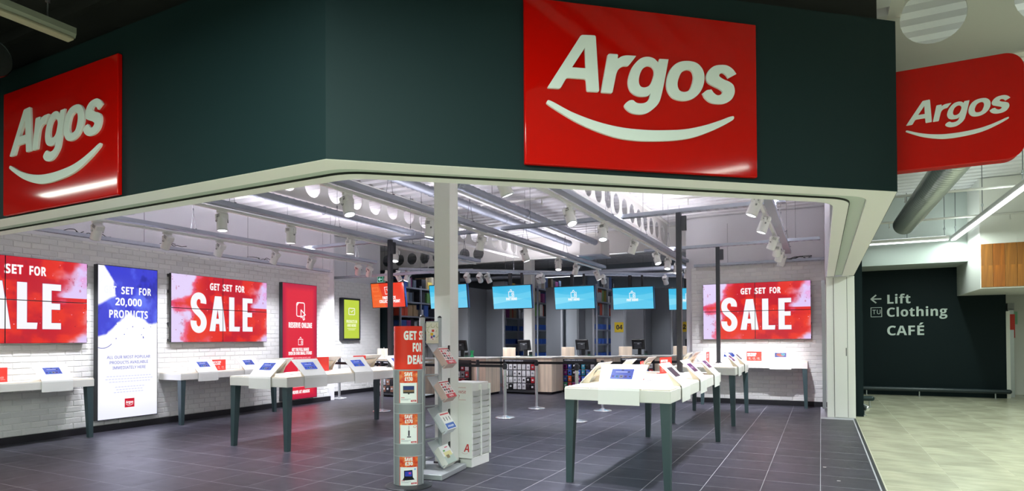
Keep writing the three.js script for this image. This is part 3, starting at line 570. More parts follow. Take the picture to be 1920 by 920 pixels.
const saleTex = cv(1060, 600, (c, w, h) => {
  pixelsOn(c, w, h, powder);
  const r = rng(21);
  for (let i = 0; i < 90; i++) { c.fillStyle = i % 3 ? 'rgba(130,5,30,.8)' : 'rgba(255,220,255,.85)'; c.beginPath(); c.arc(r() * w, r() * h, 1 + r() * 3.5, 0, 7); c.fill(); }
  fit(c, 'GET', 0.365 * w, 0.468 * w, 0.20 * h, 0.105 * h, '#fff', 0.05); fit(c, 'SET', 0.495 * w, 0.598 * w, 0.20 * h, 0.105 * h, '#fff', 0.05); fit(c, 'FOR', 0.63 * w, 0.735 * w, 0.20 * h, 0.105 * h, '#fff', 0.05);
  const W = '#fbfbff', L = 0.29 * h, B = 0.835 * h;
  c.fillStyle = W; c.strokeStyle = '#7a1060'; c.lineWidth = 2;
  const poly = (p, hole) => { c.beginPath(); for (const q of [p, hole]) if (q) { q.forEach(([x, y], i) => i ? c.lineTo(x * w, y * h) : c.moveTo(x * w, y * h)); c.closePath(); } c.fill('evenodd'); c.stroke(); };
  // S drawn as a thick stroke
  c.lineWidth = 0.058 * w; c.strokeStyle = W; c.lineCap = 'butt'; c.lineJoin = 'round';
  c.beginPath(); c.moveTo(0.302 * w, 0.42 * h); c.bezierCurveTo(0.312 * w, 0.26 * h, 0.205 * w, 0.27 * h, 0.207 * w, 0.42 * h); c.bezierCurveTo(0.208 * w, 0.55 * h, 0.306 * w, 0.56 * h, 0.306 * w, 0.70 * h); c.bezierCurveTo(0.306 * w, 0.855 * h, 0.20 * w, 0.855 * h, 0.206 * w, 0.675 * h); c.stroke();
  c.lineWidth = 2; c.strokeStyle = '#7a1060';
  poly([[0.417, 0.29], [0.487, 0.29], [0.53, 0.835], [0.467, 0.835], [0.462, 0.72], [0.43, 0.72], [0.423, 0.835], [0.362, 0.835]], [[0.447, 0.50], [0.435, 0.635], [0.458, 0.635]]);
  poly([[0.562, 0.29], [0.622, 0.29], [0.622, 0.755], [0.685, 0.755], [0.68, 0.835], [0.562, 0.835]]);
  poly([[0.712, 0.29], [0.83, 0.29], [0.83, 0.372], [0.77, 0.372], [0.77, 0.515], [0.824, 0.515], [0.824, 0.595], [0.77, 0.595], [0.77, 0.755], [0.83, 0.755], [0.83, 0.835], [0.712, 0.835]]);
});
const saleMat = glow(saleTex, 0.95);
function videoWall(label, pos, turn) {
  const t = thing('video_wall', label, 'screen', pos, turn), W = 2.12, H = 1.2;
  obj('mounting_frame', [bx(W - 0.06, H - 0.06, 0.05, 0, 0, -0.065), ...[-1, 1].flatMap((s) => [0.28, -0.28, 0.56, -0.56].map((y) => bx(0.05, 0.05, 0.09, s * (W / 2 - 0.02), y, -0.05)))], M.blackPlastic, t);
  for (let i = 0; i < 2; i++) for (let j = 0; j < 2; j++) {
    const p = obj('screen_panel', rb(W / 2 - 0.003, H / 2 - 0.003, 0.05, 0.004, 0, 0, -0.026), M.blackPlastic, t); p.position.set((i - 0.5) * W / 2, (j - 0.5) * H / 2, 0);
    const f = obj('display', plane(W / 2 - 0.012, H / 2 - 0.012, i / 2, j / 2, (i + 1) / 2, (j + 1) / 2), saleMat, p); f.position.z = 0.0005;
  }
  return t;
}
{
  const v = 'red four-panel video wall reading get set for sale';
  videoWall(v + ', cut off by the picture edge', onLeft(0.005, 1.98, 0.1), LW.turn);
  videoWall(v + ' between blue and crimson posters', onLeft(3.498, 1.98, 0.1), LW.turn);
  videoWall(v + ' on the wall facing the entrance', [-1.235, 1.975, -13.74], 0);
  rectLight(0xff8a90, 0.2, 2.1, 1.2, onLeft(3.498, 1.98, 0.13), [LW.n[0], 0, LW.n[1]]);
  rectLight(0xff8a90, 0.2, 2.1, 1.2, onLeft(0.005, 1.98, 0.13), [LW.n[0], 0, LW.n[1]]);
  rectLight(0xff8a90, 0.06, 2.1, 1.2, [-1.235, 1.975, -13.71], [0, 0, 1]);
}
function lightBox(label, w, h, d, tex, k, pos, turn, light, rim = 0.012) {
  const t = thing('poster_lightbox', label, 'lit poster', pos, turn);
  obj('frame', rb(w, h, d, 0.004, 0, 0, -d / 2), M.darkMetal, t);
  const f = obj('poster_face', plane(w - 2 * rim, h - 2 * rim), glow(tex, k, { roughness: 0.4 }), t); f.position.z = 0.001;
  if (light) { const n = [Math.sin(turn), 0, Math.cos(turn)]; rectLight(light[0], light[1], w, h, [pos[0] + n[0] * 0.03, pos[1], pos[2] + n[2] * 0.03], n); }
  return t;
}
const blueTex = cv(512, 1254, (c, w, h) => {
  pixelsOn(c, w, h, (u, v) => {
    const n = fbm(N1, u * 4, v * 8, 64, 4), m = fbm(N2, u * 6, v * 9, 64, 4);
    let k = mix3([252, 252, 255], [226, 228, 252], sst(0.85, 1, v) * 0.6 + Math.abs(u - 0.5) * 0.25);
    const edge = 0.42 - 0.115 * u + 0.05 * Math.sin(u * 7 + 1.2) + (n - 0.47) * 0.08;
    let e = sst(0.01, -0.01, v - edge);
    e *= 1 - sst(0.02, -0.02, v - 0.17 + 0.0 * u + (u - 0.22) * -0.55 * 0) * 0 ;
    const wedge = Math.min(0.12 + v * 1.55 + (n - 0.47) * 0.1, 0.30 + (m - 0.47) * 0.2), low = 0.255 - 0.06 * u / 0.3 + (n - 0.47) * 0.04;
    e *= 1 - 0.97 * sst(0.02, -0.02, u - wedge) * sst(0.012, -0.012, v - low);
    k = mix3(k, mix3([52, 58, 205], [92, 110, 235], sst(0.3, 0.65, m)), e);
    return mix3(k, [20, 24, 130], e * sst(0.56, 0.7, n) * 0.6);
  });
  c.strokeStyle = '#2a2fa0'; c.lineWidth = 4; c.beginPath(); c.moveTo(0, 668); c.quadraticCurveTo(60, 690, 110, 640); c.stroke();
  const r = rng(4); c.fillStyle = '#3038b0'; for (let i = 0; i < 10; i++) { c.beginPath(); c.arc(120 + r() * 360, 440 + r() * 160, 2 + r() * 3, 0, 7); c.fill(); }
  fit(c, 'GET', 45, 150, 224, 62, '#eef0ff', 0.02); fit(c, 'SET', 188, 300, 224, 62, '#fff', 0.02); fit(c, 'FOR', 340, 455, 224, 62, '#fff', 0.02);
  fit(c, '20,000', 138, 372, 320, 62, '#fff', 0.02); fit(c, 'PRODUCTS', 84, 428, 424, 64, '#fff', 0.02);
  const b = '#3c43b8'; fit(c, 'ALL OUR MOST POPULAR', 72, 448, 762, 24, b, 0, 'normal'); fit(c, 'PRODUCTS AVAILABLE', 92, 430, 806, 24, b, 0, 'normal'); fit(c, 'IMMEDIATELY HERE', 118, 408, 850, 24, b, 0, 'normal');
  c.fillStyle = '#d4d6f0'; [[70, 380, 905], [60, 400, 928], [90, 340, 951], [140, 240, 994], [150, 220, 1016], [130, 260, 1038]].forEach(([x, l, y]) => { for (let q = x; q < x + l; q += 26) c.fillRect(q, y, 20, 7); });
  c.fillStyle = '#c8102e'; c.fillRect(222, 1098, 84, 74); fit(c, 'Argos', 232, 296, 1140, 22, '#fff', 0.05); c.strokeStyle = '#fff'; c.lineWidth = 4; c.beginPath(); c.moveTo(234, 1146); c.quadraticCurveTo(264, 1166, 294, 1146); c.stroke();
});
const icon = (c, x, y, s, k) => {
  c.save(); c.translate(x, y); c.strokeStyle = c.fillStyle = '#fff'; c.lineWidth = s * 0.1; c.lineJoin = 'round'; c.beginPath();
  if (k === 'tap') { c.roundRect(-s * 0.5, -s * 0.6, s, s * 1.25, s * 0.16); c.moveTo(-s * 0.5, -s * 0.3); c.lineTo(-s * 0.25, -s * 0.6); c.stroke(); c.fillStyle = '#d81f3c'; c.beginPath(); [[0.05, 0.05], [0.62, 0.5], [0.38, 0.55], [0.52, 0.9], [0.36, 0.98], [0.22, 0.62], [0.05, 0.76]].forEach(([a, b], i) => i ? c.lineTo(a * s, b * s) : c.moveTo(a * s, b * s)); c.closePath(); c.fill(); c.stroke(); }
  if (k === 'bag') { c.rect(-s * 0.5, -s * 0.35, s, s * 0.9); c.moveTo(-s * 0.2, -s * 0.35); c.bezierCurveTo(-s * 0.2, -s * 0.85, s * 0.15, -s * 0.85, s * 0.15, -s * 0.35); c.stroke(); c.beginPath(); c.ellipse(s * 0.22, s * 0.12, s * 0.11, s * 0.26, 0, 0, 7); c.stroke(); }
  if (k === 'screen') { c.rect(-s * 0.5, -s * 0.5, s, s * 0.9); c.moveTo(-s * 0.65, s * 0.55); c.lineTo(s * 0.65, s * 0.55); c.moveTo(-s * 0.1, 0); c.lineTo(-s * 0.35, -s * 0.3); c.stroke(); }
  if (k === 'box') { c.roundRect(-s * 0.55, -s * 0.5, s * 1.1, s, s * 0.1); c.moveTo(-s * 0.2, -s * 0.05); c.lineTo(0, s * 0.12); c.lineTo(s * 0.35, -s * 0.25); c.stroke(); }
  if (k === 'fast') { c.moveTo(-s * 0.75, -s * 0.55); c.lineTo(s * 0.75, -s * 0.6); c.lineTo(s * 0.7, s * 0.5); c.lineTo(-s * 0.6, s * 0.6); c.closePath(); c.stroke(); for (let i = 0; i < 3; i++) c.fillRect(-s * 0.45 + i * s * 0.2, -s * 0.28 + i * s * 0.2, s * (0.9 - i * 0.28), s * 0.1); }
  c.restore();
};
const crimsonTex = cv(512, 1238, (c, w, h) => {
  pixelsOn(c, w, h, (u, v) => { const e = Math.min(u, 1 - u, v * 2.4, (1 - v) * 2.4), k = sst(0, 0.16, e); return mix3([185, 14, 60], [222, 34, 58], k); });
  icon(c, 262, 270, 118, 'tap'); fit(c, 'RESERVE ONLINE', 82, 440, 470, 54, '#fff', 0.09);
  icon(c, 262, 620, 66, 'bag'); fit(c, 'GET THE FULL RANGE', 130, 390, 722, 32, '#fff', 0.12); fit(c, 'EVEN IN OUR SMALL STORES', 82, 436, 762, 32, '#fff', 0.12);
  fit(c, "RESERVE YOUR SHOPPING AND WE'LL HAVE", 100, 415, 806, 16, '#ffc4cc', 0); fit(c, 'IT READY AT YOUR LOCAL STORE', 140, 375, 830, 16, '#ffc4cc', 0);
  icon(c, 262, 930, 72, 'screen'); fit(c, 'GO ONLINE AND', 170, 360, 1018, 32, '#fff', 0.12); fit(c, 'RESERVE FOR FREE', 145, 390, 1058, 32, '#fff', 0.12);
  c.fillStyle = '#ffb4c0'; c.fillRect(90, 1084, 330, 8); c.fillRect(110, 1104, 290, 8); fit(c, 'ORDER AT ARGOS', 118, 400, 1180, 32, '#fff', 0.12);
});
lightBox('tall white and blue lit poster reading get set for 20,000 products', 0.985, 2.415, 0.09, blueTex, 1.05, onLeft(1.704, 1.388, 0.1), LW.turn, [0xd8dcff, 1.3]);
lightBox('tall crimson lit poster reading reserve online with white icons', 1.035, 2.505, 0.09, crimsonTex, 1.0, onLeft(5.492, 1.381, 0.1), LW.turn, [0xff4a62, 1.0]);
const limeTex = cv(256, 540, (c, w, h) => { c.fillStyle = '#c3d845'; c.fillRect(0, 0, w, h); icon(c, w / 2, 160, 90, 'box'); fit(c, 'PRODUCTS IN', 36, 220, 322, 38, '#f8ffd0', 0.08); fit(c, 'AND MORE', 52, 204, 376, 38, '#f8ffd0', 0.08); c.fillStyle = '#eef7b8'; c.fillRect(50, 398, 150, 8); c.fillRect(70, 416, 110, 8); });
lightBox('small lime green lit poster in a black case on the recessed brick wall', 0.67, 1.1, 0.12, limeTex, 0.95, [-10.93, 1.95, -12.25], Math.PI / 2, null, 0.05);
{ const t = thing('framed_poster', 'narrow black framed poster seen almost edge-on by the white end post', 'poster', [0.045, 1.28, -13.0], -Math.PI / 2); obj('frame', bx(0.9, 2.3, 0.04), M.blackPlastic, t); obj('print', bx(0.8, 1.0, 0.004, 0, -0.2, 0.021), M.acrylic, t); obj('edge_trim', bx(0.02, 2.35, 0.06, 0.46, 0, 0), M.steel, t); }

// ================================================================ TABLET TABLES
function legGeo(sx, sz, h) {
  const a = 0.09, b = 0.058, P = (s, k, y) => [[0, 0], [-s * 0, 0]] && y;
  const q = (w, y) => [[0, 0], [-sx * w, 0], [-sx * w, -sz * w], [0, -sz * w]].map(([x, z]) => [x, y, z]);
  const T = q(a, h), B = q(b, 0), pos = [], quad = (p, r, s, t) => { for (const v of [p, r, s, p, s, t]) pos.push(...v); };
  for (let i = 0; i < 4; i++) { const k = (i + 1) % 4; if (sx * sz > 0) quad(B[i], B[k], T[k], T[i]); else quad(B[k], B[i], T[i], T[k]); }
  if (sx * sz > 0) { quad(T[0], T[1], T[2], T[3]); quad(B[3], B[2], B[1], B[0]); } else { quad(T[3], T[2], T[1], T[0]); quad(B[0], B[1], B[2], B[3]); }
  const g = new THREE.BufferGeometry(); g.setAttribute('position', new THREE.Float32BufferAttribute(pos, 3)); g.computeVertexNormals(); return g;
}
function tabletTable(label, cx, cz, w, l, H = 0.935, legs = 'all', turn = 0, ap = 0.115) {
  const t = thing('display_table', label, 'table', [cx, 0, cz], turn);
  obj('apron', rb(w, ap, l, 0.005, 0, H - 0.012 - ap / 2, 0), M.tableTop, t);
  const n = w > 0.8 ? 4 : 2, bw = (w - 0.004) / n;
  for (let i = 0; i < n; i++) obj('top_board', rb(bw - 0.006, 0.014, l - 0.006, 0.003, -w / 2 + 0.002 + bw * (i + 0.5), H - 0.007, 0), M.tableSlat, t);
  if (n === 4) obj('cable_channel', bx(0.03, 0.006, l - 0.2, 0.03, H + 0.001, 0), M.greyMetal, t);
  for (const sx of [-1, 1]) for (const sz of [-1, 1]) {
    if (legs === 'front' && sx < 0) continue; if (legs === 'frontz' && sz < 0) continue;
    const g = obj('leg', legGeo(sx, sz, H - 0.01 - ap), M.leg, t); g.position.set(sx * (w / 2 - 0.008), 0, sz * (l / 2 - 0.008));
  }
  return t;
}
tabletTable('large white tablet table with dark tapered legs, the one in front beside the queue posts', -1.735, -7.1, 1.03, 3.1);
tabletTable('large white tablet table with dark tapered legs standing before the crimson poster', -6.52, -7.03, 1.06, 3.0);
tabletTable('white tablet table with dark legs behind the front table, towards the facing sale screen', -1.735, -11.2, 1.03, 2.0);
tabletTable('narrow white wall table with tablets under the sale screen between the posters', onLeft(3.334, 0, 0.285)[0], onLeft(3.334, 0, 0.285)[2], 0.54, 2.1, 0.865, 'front', LW.turn - Math.PI / 2, 0.105);
tabletTable('narrow white wall table under the cut-off sale screen by the picture edge', onLeft(-0.14, 0, 0.232)[0], onLeft(-0.14, 0, 0.232)[2], 0.43, 2.2, 0.865, 'front', LW.turn - Math.PI / 2, 0.105);
tabletTable('narrow white wall table under the facing sale screen on the far brick wall', -1.27, -13.58, 2.06, 0.5, 0.925, 'frontz', 0, 0.125);

// ---- tablet stands: a white sheet bent over the table edge, two side plates and the screen
const uiTex = (bg0, bg1, kind) => cv(320, 190, (c, w, h) => {
  const g = c.createLinearGradient(0, 0, w, h); g.addColorStop(0, bg0); g.addColorStop(1, bg1); c.fillStyle = g; c.fillRect(0, 0, w, h);
  if (kind === 'home') { c.fillStyle = '#c6d2ff'; c.fillRect(60, 52, 180, 16); c.fillStyle = '#26357e'; c.fillRect(140, 12, 36, 22); c.fillRect(236, 46, 34, 26); ['#3c5ae0', '#2f7fd0', '#8d8fa6', '#5a55c0', '#4668e6'].forEach((k, i) => { c.fillStyle = k; c.fillRect(10 + i * 62, 122, 52, 54); c.fillStyle = '#1b2466'; c.fillRect(20 + i * 62, 136, 30, 22); }); }
  if (kind === 'purple') { c.fillStyle = '#e8b8e8'; fit(c, 'PRODUCTS', 40, 220, 110, 34, '#f4d8ff', 0.05); c.fillStyle = '#3a1560'; c.fillRect(0, 140, w, 50); }
  if (kind === 'art') { c.fillStyle = '#e06040'; c.beginPath(); c.ellipse(150, 100, 110, 60, 0.3, 0, 7); c.fill(); c.fillStyle = '#58b8d8'; c.beginPath(); c.ellipse(230, 80, 60, 50, 0.3, 0, 7); c.fill(); }
});
const UI = { home: glow(uiTex('#5a78e8', '#3f5bd6', 'home'), 0.8), purple: glow(uiTex('#7a3f9e', '#4d2a86', 'purple'), 0.7), grey: glow(uiTex('#5a5f74', '#484c60', ''), 0.6), art: glow(uiTex('#2840a8', '#6a50b8', 'art'), 0.8) };
const TOPZ = -0.205, TOPY = 0.215;
const sheetGeo = (() => {                                        // profile in (z, y), wider towards the upper edge
  const mid = [[0.014, -0.155], [0.014, -0.02], [0.010, 0.003], [0.0, 0.014], [TOPZ, TOPY]], T = 0.006, pos = [], halfW = [0.2, 0.2, 0.2, 0.2, 0.232];
  const nrm = [[1, 0], [1, 0], [0.92, 0.38], [0.72, 0.7], [0.72, 0.7]], A = mid.map((p, i) => [p[0] + nrm[i][0] * T / 2, p[1] + nrm[i][1] * T / 2]), B = mid.map((p, i) => [p[0] - nrm[i][0] * T / 2, p[1] - nrm[i][1] * T / 2]);
  const quad = (p, r, s, t) => { for (const v of [p, r, s, p, s, t]) pos.push(...v); };
  const pt = (P, i, s) => [s * halfW[i], P[i][1], P[i][0]];
  for (let i = 0; i < mid.length - 1; i++) {
    quad(pt(A, i, -1), pt(A, i, 1), pt(A, i + 1, 1), pt(A, i + 1, -1)); quad(pt(B, i, 1), pt(B, i, -1), pt(B, i + 1, -1), pt(B, i + 1, 1));
    quad(pt(A, i, 1), pt(B, i, 1), pt(B, i + 1, 1), pt(A, i + 1, 1)); quad(pt(B, i, -1), pt(A, i, -1), pt(A, i + 1, -1), pt(B, i + 1, -1));
  }
  const e = mid.length - 1; quad(pt(A, e, -1), pt(A, e, 1), pt(B, e, 1), pt(B, e, -1)); quad(pt(A, 0, 1), pt(A, 0, -1), pt(B, 0, -1), pt(B, 0, 1));
  const g = new THREE.BufferGeometry(); g.setAttribute('position', new THREE.Float32BufferAttribute(pos, 3)); g.computeVertexNormals(); return clean(g);
})();
const plateGeo = slab([[0.0, 0.001], [TOPZ * 0.86, TOPY * 0.9], [-0.075, 0.001]].map(([z, y]) => [z, y]), 0.008).rotateY(-Math.PI / 2);
const slope = Math.atan2(-TOPZ, TOPY - 0.014);
function tabletStand(label, x, y, z, turn, ui, group) {
  const t = thing('tablet_stand', label, 'tablet stand', [x, y, z], turn, group);
  obj('bent_sheet', sheetGeo, M.white, t);
  for (const s of [-1, 1]) { const p = obj('side_plate', plateGeo, M.cream, t); p.position.x = s * 0.165 + 0.004; }
  const g = obj('tablet_screen', rb(0.215, 0.125, 0.006, 0.002), UI[ui], t); g.rotation.x = -slope; const k = 0.56; g.position.set(0, 0.014 + (TOPY - 0.014) * k + 0.003, TOPZ * k + 0.004);
  obj('backing_clip', [bx(0.2, 0.1, 0.012)], M.cream, t).position.set(0, 0.105, -0.125); t.children[t.children.length - 1].rotation.x = -slope;
  return t;
}
const T1R = -1.735 + 0.515, T1L = -1.735 - 0.515, LR = -6.52 + 0.53, LL = -6.52 - 0.53, TY = 0.935;
tabletStand('white tablet stand with a blue screen facing the entrance on the front table', -1.70, TY, -5.55, 0, 'home');
[['grey', 'a dark grey screen, first'], ['purple', 'a purple screen, second'], ['purple', 'a purple screen, third']].forEach(([u, l], i) => tabletStand(`white tablet stand with ${l} on the front table's walkway side`, T1R, TY, -6.21 - i * 1.01, Math.PI / 2, u));
['first', 'second', 'third'].forEach((o, i) => tabletStand(`white tablet stand showing its cream back, ${o} on the queue side of the front table`, T1L, TY, -6.21 - i * 1.01, -Math.PI / 2, 'home'));
tabletStand('white tablet stand with a blue screen on the entrance end of the crimson poster table', -6.465, TY, -5.53, 0, 'home');
['nearest its front corner', 'next to the promotional tower', 'behind the promotional tower'].forEach((o, i) => tabletStand(`white tablet stand on the crimson poster table's long side, ${o}`, LR, TY, -6.01 - i * 0.95, Math.PI / 2, 'home'));
['first', 'second', 'third'].forEach((o, i) => tabletStand(`white tablet stand turned to the brick wall, ${o} in from the entrance, crimson poster table`, LL, TY, -6.2 - i * 1.0, -Math.PI / 2, 'home'));
tabletStand('white tablet stand with a small purple screen on the rear table before the facing screen', T1R, TY, -10.71, Math.PI / 2, 'purple');
tabletStand('white tablet stand with a dark screen on the rear table before the facing screen', T1R, TY, -11.7, Math.PI / 2, 'grey');
tabletStand('white tablet stand showing its back on the rear table, the one nearer the viewer', T1L, TY, -10.9, -Math.PI / 2, 'home');
tabletStand('white tablet stand showing its back on the rear table, the one farther off', T1L, TY, -11.7, -Math.PI / 2, 'home');
tabletStand('white tablet stand beside the red card on the wall table between the posters', ...onLeft(2.80, 0.865, 0.555), LW.turn, 'home');
tabletStand('white tablet stand at the far end of the wall table between the posters', ...onLeft(3.78, 0.865, 0.555), LW.turn, 'home');
tabletStand('white tablet stand with a blue screen on the wall table by the tall blue poster', ...onLeft(0.46, 0.865, 0.447), LW.turn, 'home');
tabletStand('white tablet stand with a colourful picture on its screen under the facing sale screen', -0.735, 0.925, -13.33, 0, 'art');
tabletStand('white tablet stand with a blue screen under the facing sale screen, beside the pole', -1.72, 0.925, -13.33, 0, 'home');
// ---- red cards on the tables
const stepTex = cv(320, 210, (c, w, h) => { c.fillStyle = '#dc3a30'; c.fillRect(0, 0, w, h); fit(c, 'SHOP IN THREE', 14, 210, 62, 32, '#fff', 0.1); fit(c, 'SIMPLE STEPS', 14, 196, 106, 32, '#fff', 0.1); ['screen', 'bag', 'box'].forEach((k, i) => { icon(c, 62 + i * 98, 150, 24, k); txt(c, String(i + 1), 34 + i * 98, 160, 24); c.fillStyle = '#ffc0bc'; c.fillRect(38 + i * 98, 180, 60, 5); }); });
const stepMat = mat(0xffffff, 0.35, { map: stepTex });
function redCard(label, x, y, z, turn, w = 0.29, h = 0.19) {
  const t = thing('table_card', label, 'card', [x, y, z], turn);
  obj('card', rb(w, h, 0.006, 0.002, 0, h / 2 + 0.004, 0), M.acrylic, t); const f = obj('print', plane(w - 0.004, h - 0.004), stepMat, t); f.position.set(0, h / 2 + 0.004, 0.0035);
  obj('foot', rb(w, 0.008, 0.06, 0.002, 0, 0.004, -0.02), M.acrylic, t);
}
redCard('red three simple steps card standing on the wall table between the posters', -9.86, 0.865, -7.5, Math.PI / 2);
redCard('red three simple steps card standing on the wall table by the picture edge', -9.8, 0.865, -4.08, Math.PI / 2);
redCard('red three simple steps card standing under the facing sale screen', -1.25, 0.925, -13.6, 0);
redCard('red card standing edge-on in the middle of the front table, nearer the viewer', -1.79, TY, -6.72, Math.PI / 2 + 0.15, 0.3, 0.21);
redCard('red card standing edge-on on the front table, the one farther back', -1.86, TY, -8.2, Math.PI / 2 - 0.3, 0.3, 0.21);
redCard('red card standing edge-on on the rear table near the black pole', -1.86, TY, -11.6, Math.PI / 2, 0.3, 0.21);
redCard('red card on the crimson poster table with its back to the viewer, nearer the entrance', -6.75, TY, -6.9, -Math.PI / 2, 0.3, 0.21);
redCard('red card on the crimson poster table with its back to the viewer, farther in', -6.75, TY, -7.75, -Math.PI / 2, 0.3, 0.21);
// ---- black power poles from the tables to the trays
function powerPole(label, x, z) { const t = thing('power_pole', label, 'pole', [x, 0.935, z]); obj('shaft', rb(0.07, 2.2, 0.07, 0.006, 0, 1.1, 0), M.darkMetal, t); obj('socket_box', rb(0.085, 0.2, 0.06, 0.006, 0.06, 2.05, 0), M.darkMetal, t); obj('floor_plate', bx(0.1, 0.012, 0.1, 0, 0.006, 0), M.darkMetal, t); }
powerPole('dark power pole rising from the far end of the front table', -1.735, -8.5);
powerPole('dark power pole on the rear table, crossing the facing sale screen', -1.735, -12.05);
powerPole('dark power pole rising from the table before the crimson poster, passing the orange screen', -6.63, -8.4);
// ================================================================ PROMOTIONAL TOWER (oval column on a disc)
{
  const t = thing('promotional_tower', 'oval grey promotional tower on a dark disc with a red get set for deals header', 'display stand', [-3.555, 0, -4.775], R(29));
  const rx = 0.134, rz = 0.09;
  const oval = (y0, y1, k = 1, th0 = 0, th1 = Math.PI * 2) => { const g = new THREE.CylinderGeometry(1, 1, y1 - y0, 64, 1, th1 - th0 < 6, th0, th1 - th0); g.scale(rx * k, 1, rz * k); g.translate(0, (y0 + y1) / 2, 0); g.computeVertexNormals(); return g; };
  obj('base_disc', new THREE.LatheGeometry([[0, 0], [0.225, 0], [0.225, 0.006], [0.19, 0.014], [0, 0.018]].map(([a, b]) => new THREE.Vector2(a, b)), 48), M.darkMetal, t);
  obj('body', oval(0.016, 1.118), M.greyMetal, t);
  for (const s of [-1, 1]) obj('edge_profile', cyl(0.012, 0.012, 1.10, s * rx * 0.985, 0.567, 0, 14), M.alu, t);
  for (const y of [0.295, 0.41, 0.70, 0.79, 1.114]) obj('clip_band', oval(y - 0.004, y + 0.004, 1.015), M.alu, t);
  const headTex = cv(1024, 512, (c, w, h) => { c.fillStyle = '#ec3a2a'; c.fillRect(0, 0, w, h); for (const x of [136, 648]) { fit(c, 'GET', x, x + 155, 158, 98, '#fff', 0.08); fit(c, 'SET', x + 190, x + 340, 158, 98, '#fff', 0.08); fit(c, 'FOR', x + 100, x + 240, 300, 98, '#fff', 0.08); fit(c, 'DEALS', x + 40, x + 300, 446, 98, '#fff', 0.08); } });
  headTex.wrapS = THREE.RepeatWrapping; headTex.repeat.set(1, 1); headTex.offset.set(0.67, 0);
  obj('header', oval(1.12, 1.53, 1.02), mat(0xffffff, 0.22, { map: headTex }), t);
  obj('header_cap', oval(1.528, 1.533, 1.0), M.acrylic, t);
  const poster = (price, kind) => cv(256, 400, (c, w, h) => {
    const r = rng(kind + 3); c.fillStyle = '#e8492a'; c.fillRect(0, 0, w, h);
    for (let i = 0; i < 60; i++) { c.fillStyle = ['rgba(255,150,60,.35)', 'rgba(210,30,30,.35)', 'rgba(255,190,120,.3)'][i % 3]; c.beginPath(); c.arc(r() * w, r() * 170, 8 + r() * 30, 0, 7); c.fill(); }
    fit(c, 'SAVE', 74, 182, 62, 46, '#fff', 0.06); fit(c, price, 78, 184, 122, 46, '#fff', 0.06);
    c.fillStyle = '#fbfbfb'; c.fillRect(10, 148, w - 20, h - 148);
    if (kind === 0) { c.fillStyle = '#22242c'; c.fillRect(56, 186, 150, 92); c.fillStyle = '#2b3a78'; c.fillRect(60, 190, 142, 60); c.fillStyle = '#8a6a4a'; c.fillRect(60, 236, 142, 24); c.fillStyle = '#222'; c.fillRect(120, 278, 22, 12); }
    if (kind === 1) { c.strokeStyle = '#3a3440'; c.lineWidth = 5; c.beginPath(); c.moveTo(132, 160); c.lineTo(132, 300); c.stroke(); c.fillStyle = '#3b2f44'; c.fillRect(122, 220, 20, 70); c.fillRect(108, 296, 50, 14); c.strokeStyle = '#c22'; c.lineWidth = 3; c.beginPath(); c.ellipse(214, 172, 22, 12, 0, 0, 7); c.stroke(); }
    if (kind === 2) { c.fillStyle = '#181a22'; c.beginPath(); [[66, 196], [176, 188], [182, 286], [206, 322], [42, 330], [66, 288]].forEach(([a, b], i) => i ? c.lineTo(a, b) : c.moveTo(a, b)); c.fill(); c.fillStyle = '#3a4cc0'; c.fillRect(78, 206, 92, 68); c.fillStyle = '#e050a0'; c.fillRect(128, 218, 30, 26); c.fillStyle = '#7ab0ff'; c.beginPath(); c.arc(214, 178, 12, 0, 7); c.fill(); }
    c.fillStyle = '#e09098'; c.fillRect(26, 328, 50, 9); c.fillStyle = '#b8b8c0'; c.fillRect(26, 346, 130, 5); c.fillRect(26, 358, 100, 5); c.fillStyle = '#cc2030'; c.fillRect(160, 362, 76, 22); fit(c, 'Argos', 172, 224, 379, 12, '#fff', 0);
  });
  [['£130', 0.765 + 0.06, 1.105], ['£170', 0.415, 0.70], ['£30', 0.025, 0.298]].forEach(([p, y0, y1], i) => {
    y0 = [0.80, 0.41, 0.02][i]; y1 = [1.105, 0.70, 0.295][i];
    const half = 0.68, g = oval(y0, y1, 1.012, -half + 0.1, half + 0.1); const m = poster(p, i);
    obj('sale_poster', g, mat(0xffffff, 0.3, { map: m }), t).userData.label = `glossy poster reading save ${p.replace('£', '')} pounds`;
  });
}
